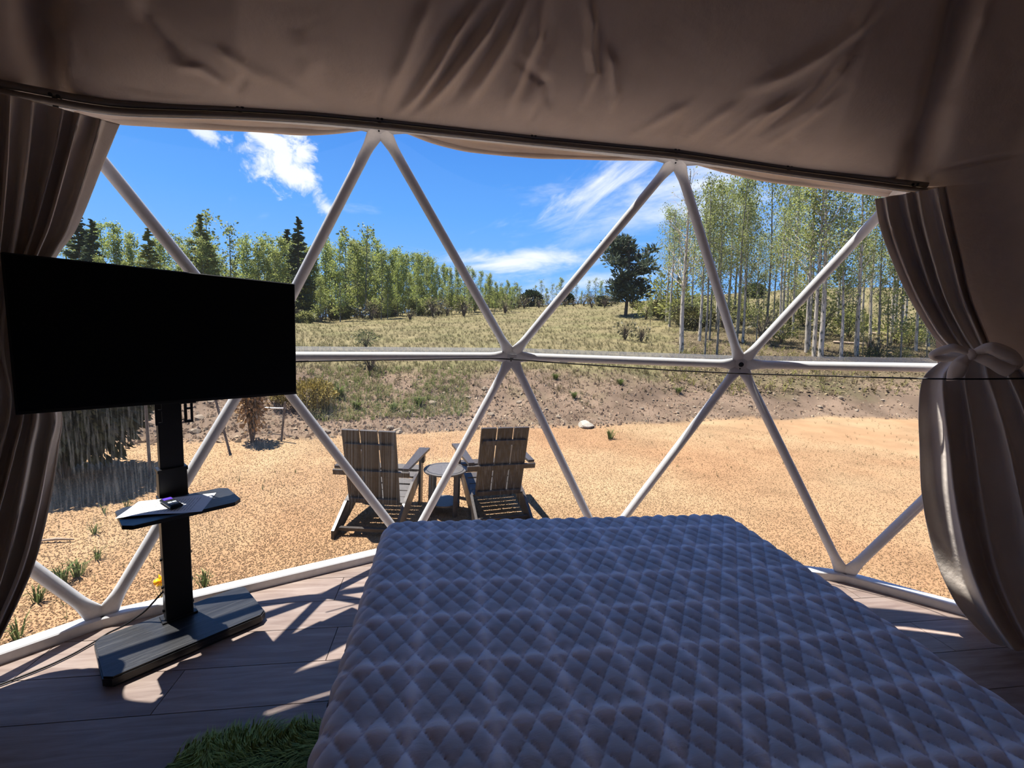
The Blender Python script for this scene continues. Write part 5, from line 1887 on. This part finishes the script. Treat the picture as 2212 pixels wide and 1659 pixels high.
# --- the birch grove to the right
A_bare = aspen_parts(100, 8.0, 46, 260, 0.055, low=0.34, spread=0.16, trunk_r=0.085, barkm='birch_bark', twig=4)
A_near = [aspen_parts(110 + k, 10.0, 34, 2300, 0.07, low=0.36 + 0.05 * (k % 2), spread=0.17, trunk_r=0.105, barkm='birch_bark', twig=4, leafcol=LEAF * 1.22) for k in range(4)]
A_brown = [aspen_parts(120 + k, 10.0, 32, 2200, 0.075, low=0.32, spread=0.17, trunk_r=0.08, barkm='aspen_bark', twig=4) for k in range(2)]
plant('birch_tree', A_bare, 'nearly leafless birch at the near edge of the grove, right of the big pine', 'tree', on_ground(1472, 764), tall(on_ground(1472, 764), 382), 0.3, None, lean_for(1600), 1.15)
grove = [(1772, 772, 330, 0, 'thickest white birch trunk of the grove, beside the slanting window tube', 1.15), (1758, 770, 300, 1, 'white birch just left of the thickest trunk', 0.85), (1742, 762, 345, 2, 'slim white birch left of a close pair of trunks', 0.9),
         (1850, 770, 352, 3, 'white birch standing clear between the thick pair and the curtain', 0.9), (1925, 742, 380, 0, 'white birch with many pale knots left of the curtain', 0.8), (1947, 738, 400, 1, 'white birch third from the curtain', 0.8),
         (1978, 758, 420, 2, 'white birch nearest the curtain edge', 0.85), (1860, 728, 410, 3, 'smaller white birch behind the clear standing one', 0.75),
         (1656, 712, 345, 1, 'brown stemmed birch near the middle of the grove', 0.8), (1690, 720, 380, 0, 'pale birch with a dark companion stem', 0.75), (1712, 728, 362, 3, 'slender birch between the pale and the thick trunks', 0.6),
         (1592, 742, 360, 2, 'tall dark stemmed birch behind the second window tube', 0.75), (1606, 738, 395, 0, 'thin birch close beside the second window tube', 0.6), (1522, 772, 400, 3, 'dark twin stem at the grove edge beside the leafless birch', 0.7), (1548, 770, 405, 1, 'dark birch stem right of the twin stem', 0.75)]
for px, py, ty, v, lab, w in grove:
    b = on_ground(px, py)
    src = A_brown[v % 2] if px < 1680 else A_near[v]
    plant('birch_tree', src, lab, 'tree', b, tall(b, ty), R3.uniform(0, 6), None, lean_for(px), w)
for k in range(40):
    bdeg = 26 + 32 * ((k * 0.618034 + 0.2) % 1.0)
    b = polar(bdeg, R3.uniform(21, 40))
    x, y = pix(b)
    if x < 1430 or x > 2200:
        continue
    plant('birch_tree', (A_near + A_brown)[k % 6], 'pale leafed birch deeper in the hillside grove, ' + grove_where(x), 'tree', b, max(3.5, tall(b, R3.uniform(390, 520))), R3.uniform(0, 6), 'deeper birches ' + grove_where(x), lean_for(x), R3.uniform(0.8, 1.1))
for k in range(34):
    bdeg = 22 + 33 * ((k * 0.618034 + 0.5) % 1.0)
    b = polar(bdeg, R3.uniform(20, 34))
    x, y = pix(b)
    if x < 1400:
        continue
    plant('sapling', A_thin[k % 2], 'thin whip of a sapling among the birches, ' + grove_where(x), 'tree', b, R3.uniform(1.6, 3.8), R3.uniform(0, 6), 'saplings ' + grove_where(x), lean_for(x), 1.0)
U_ = [shrub_parts(130 + k, 0.8, 1.0, 700, 0.05, np.array([0.36, 0.37, 0.11]), 'leaf', 14, shell=0.35) for k in range(2)]
for px, py, h, m, lab in ((1430, 668, 3.4, U_[0], 'tall yellow green shrub between the big pine and the leafless birch'), (1470, 700, 2.4, U_[1], 'yellow green shrub behind the leafless birch'), (1395, 690, 1.6, U_[1], 'small yellow green shrub at the grove edge below the pine'), (1880, 778, 0.55, U_[0], 'low yellow green shrub above the window seam right of the birches'), (1945, 778, 0.5, U_[1], 'low yellow green shrub above the window seam by the curtain'), (1750, 655, 3.0, U_[0], 'bright green shrub high on the slope behind the thick birch')):
    b = on_ground(px, py)
    plant('shrub', m, lab, 'shrub', b, h, 0.5)
for k in range(36):
    bdeg = 22 + 33 * ((k * 0.618034 + 0.1) % 1.0)
    b = polar(bdeg, R3.uniform(20, 38))
    x, y = pix(b)
    if x < 1440:
        continue
    plant('undergrowth', U_[k % 2] if k % 3 else B_bare[k % 2], 'loose leafy undergrowth between birch trunks, ' + grove_where(x), 'shrub', b, R3.uniform(0.7, 1.7), R3.uniform(0, 6), 'undergrowth ' + grove_where(x))
JR = shrub_parts(140, 0.9, 1.0, 1600, 0.07, np.array([0.13, 0.12, 0.04]), 'needle', 10)
for px, py, h, lab in ((1440, 690, 1.5, 'rusty olive juniper under the leafless birch'), (1500, 712, 1.3, 'dark olive juniper low between the grove edge stems'), (1375, 668, 0.8, 'flat olive juniper right under the big pine')):
    plant('juniper', JR, lab, 'shrub', on_ground(px, py), h, 0.8)
for k, (x0, y0, x1, y1, lab) in enumerate(((1880, 722, 1990, 735, 'fallen grey log on the forest floor left of the curtain'), (1800, 742, 1905, 752, 'fallen branch lying below the birches'))):
    a_, b_ = on_ground(x0, y0), on_ground(x1, y1)
    b_ = polar(math.degrees(math.atan2(b_[0], b_[1])), np.hypot(a_[0], a_[1]) * 1.02)
    c_ = (a_ + b_) / 2
    o = MB().tube([a_ - c_ + UP * 0.06, UP * 0.05, b_ - c_ + UP * 0.06], [0.06, 0.05, 0.03], 8).build('log', M['log'], None, True)
    o.location = tuple(c_)
    tag(o, lab, 'log')
# --- bushes near the yard
BB = shrub_parts(150, 1.0, 2.0, 17000, 0.06, np.array([0.10, 0.11, 0.055]), 'needle', 30, 1.0, 0.04, shell=0.35)
b = at_z(140, 1030, ZG); b[2] = float(height(b[0], b[1]))
plant('conifer_bush', BB, 'big dense dark bush casting a shadow on the gravel by the curtain', 'shrub', b, 2.0, 0.4, None, 0, 0.86)
YB = shrub_parts(155, 0.9, 1.0, 3400, 0.05, np.array([0.40, 0.31, 0.085]), 'needle', 14, shell=0.45)
plant('bush', YB, 'round golden olive bush on the bank beside the television corner', 'shrub', on_ground(674, 886), 0.60, 0.3, None, 0, 0.82)
plant('bush', YB, 'low golden bush on the bank under the television corner, left of the round one', 'shrub', on_ground(612, 872), 0.36, 2.3, None, 0, 0.8)
DS = shrub_parts(160, 0.27, 1.3, 1500, 0.038, np.array([0.66, 0.42, 0.20]), 'needle', 26, 1.0, 0.10, shell=0.12)
DS['trunk'] = mesh_only('trunk', *tube_np([(np.array([(0, 0, -0.05), (0.01, 0, 0.5), (0, 0.01, 1.0), (0, 0, 1.28)]), np.array([0.018, 0.014, 0.009, 0.003]))], 6), M['brown_bark'])
b = at_z(545, 955, ZG); b[2] = float(height(b[0], b[1]))
plant('dead_sapling', DS, 'dead rust brown conifer sapling staked at the gravel edge', 'tree', b, 1.25, 0.0)
GB = [shrub_parts(165 + k, 0.7, 1.0, 500, 0.05, np.array([0.17, 0.19, 0.08]), 'leaf', 24, shell=0.3) for k in range(2)]
for px, py, h, lab in ((790, 752, 0.75, 'grey green bushy weed on the meadow behind the window seam'), (800, 805, 0.6, 'bare grey shrublet on the bank below the window seam'), (1350, 735, 1.1, 'thin leafless shrub on the meadow below the big pine'), (1385, 740, 0.9, 'second thin shrub on the meadow edge before the leafless birch')):
    plant('shrub', (GB if px < 795 else B_bare)[0], lab, 'shrub', on_ground(px, py), h, 0.4)
gxs, gys, gn = [], [], 0
for k, (px, py, h) in enumerate(((905, 876, 0.22), (770, 884, 0.2), (850, 888, 0.2), (1200, 820, 0.2), (1340, 832, 0.2), (1465, 850, 0.2), (730, 860, 0.3), (1240, 860, 0.18), (1560, 842, 0.2))):
    sprig('grass_clump', 'green grass clump on the dirt bank, ' + where(px), on_ground(px, py), h, 120, 300 + k, M['grass'], (0.17, 0.22, 0.06), 1.0, 'grass', 'green clumps ' + where(px))
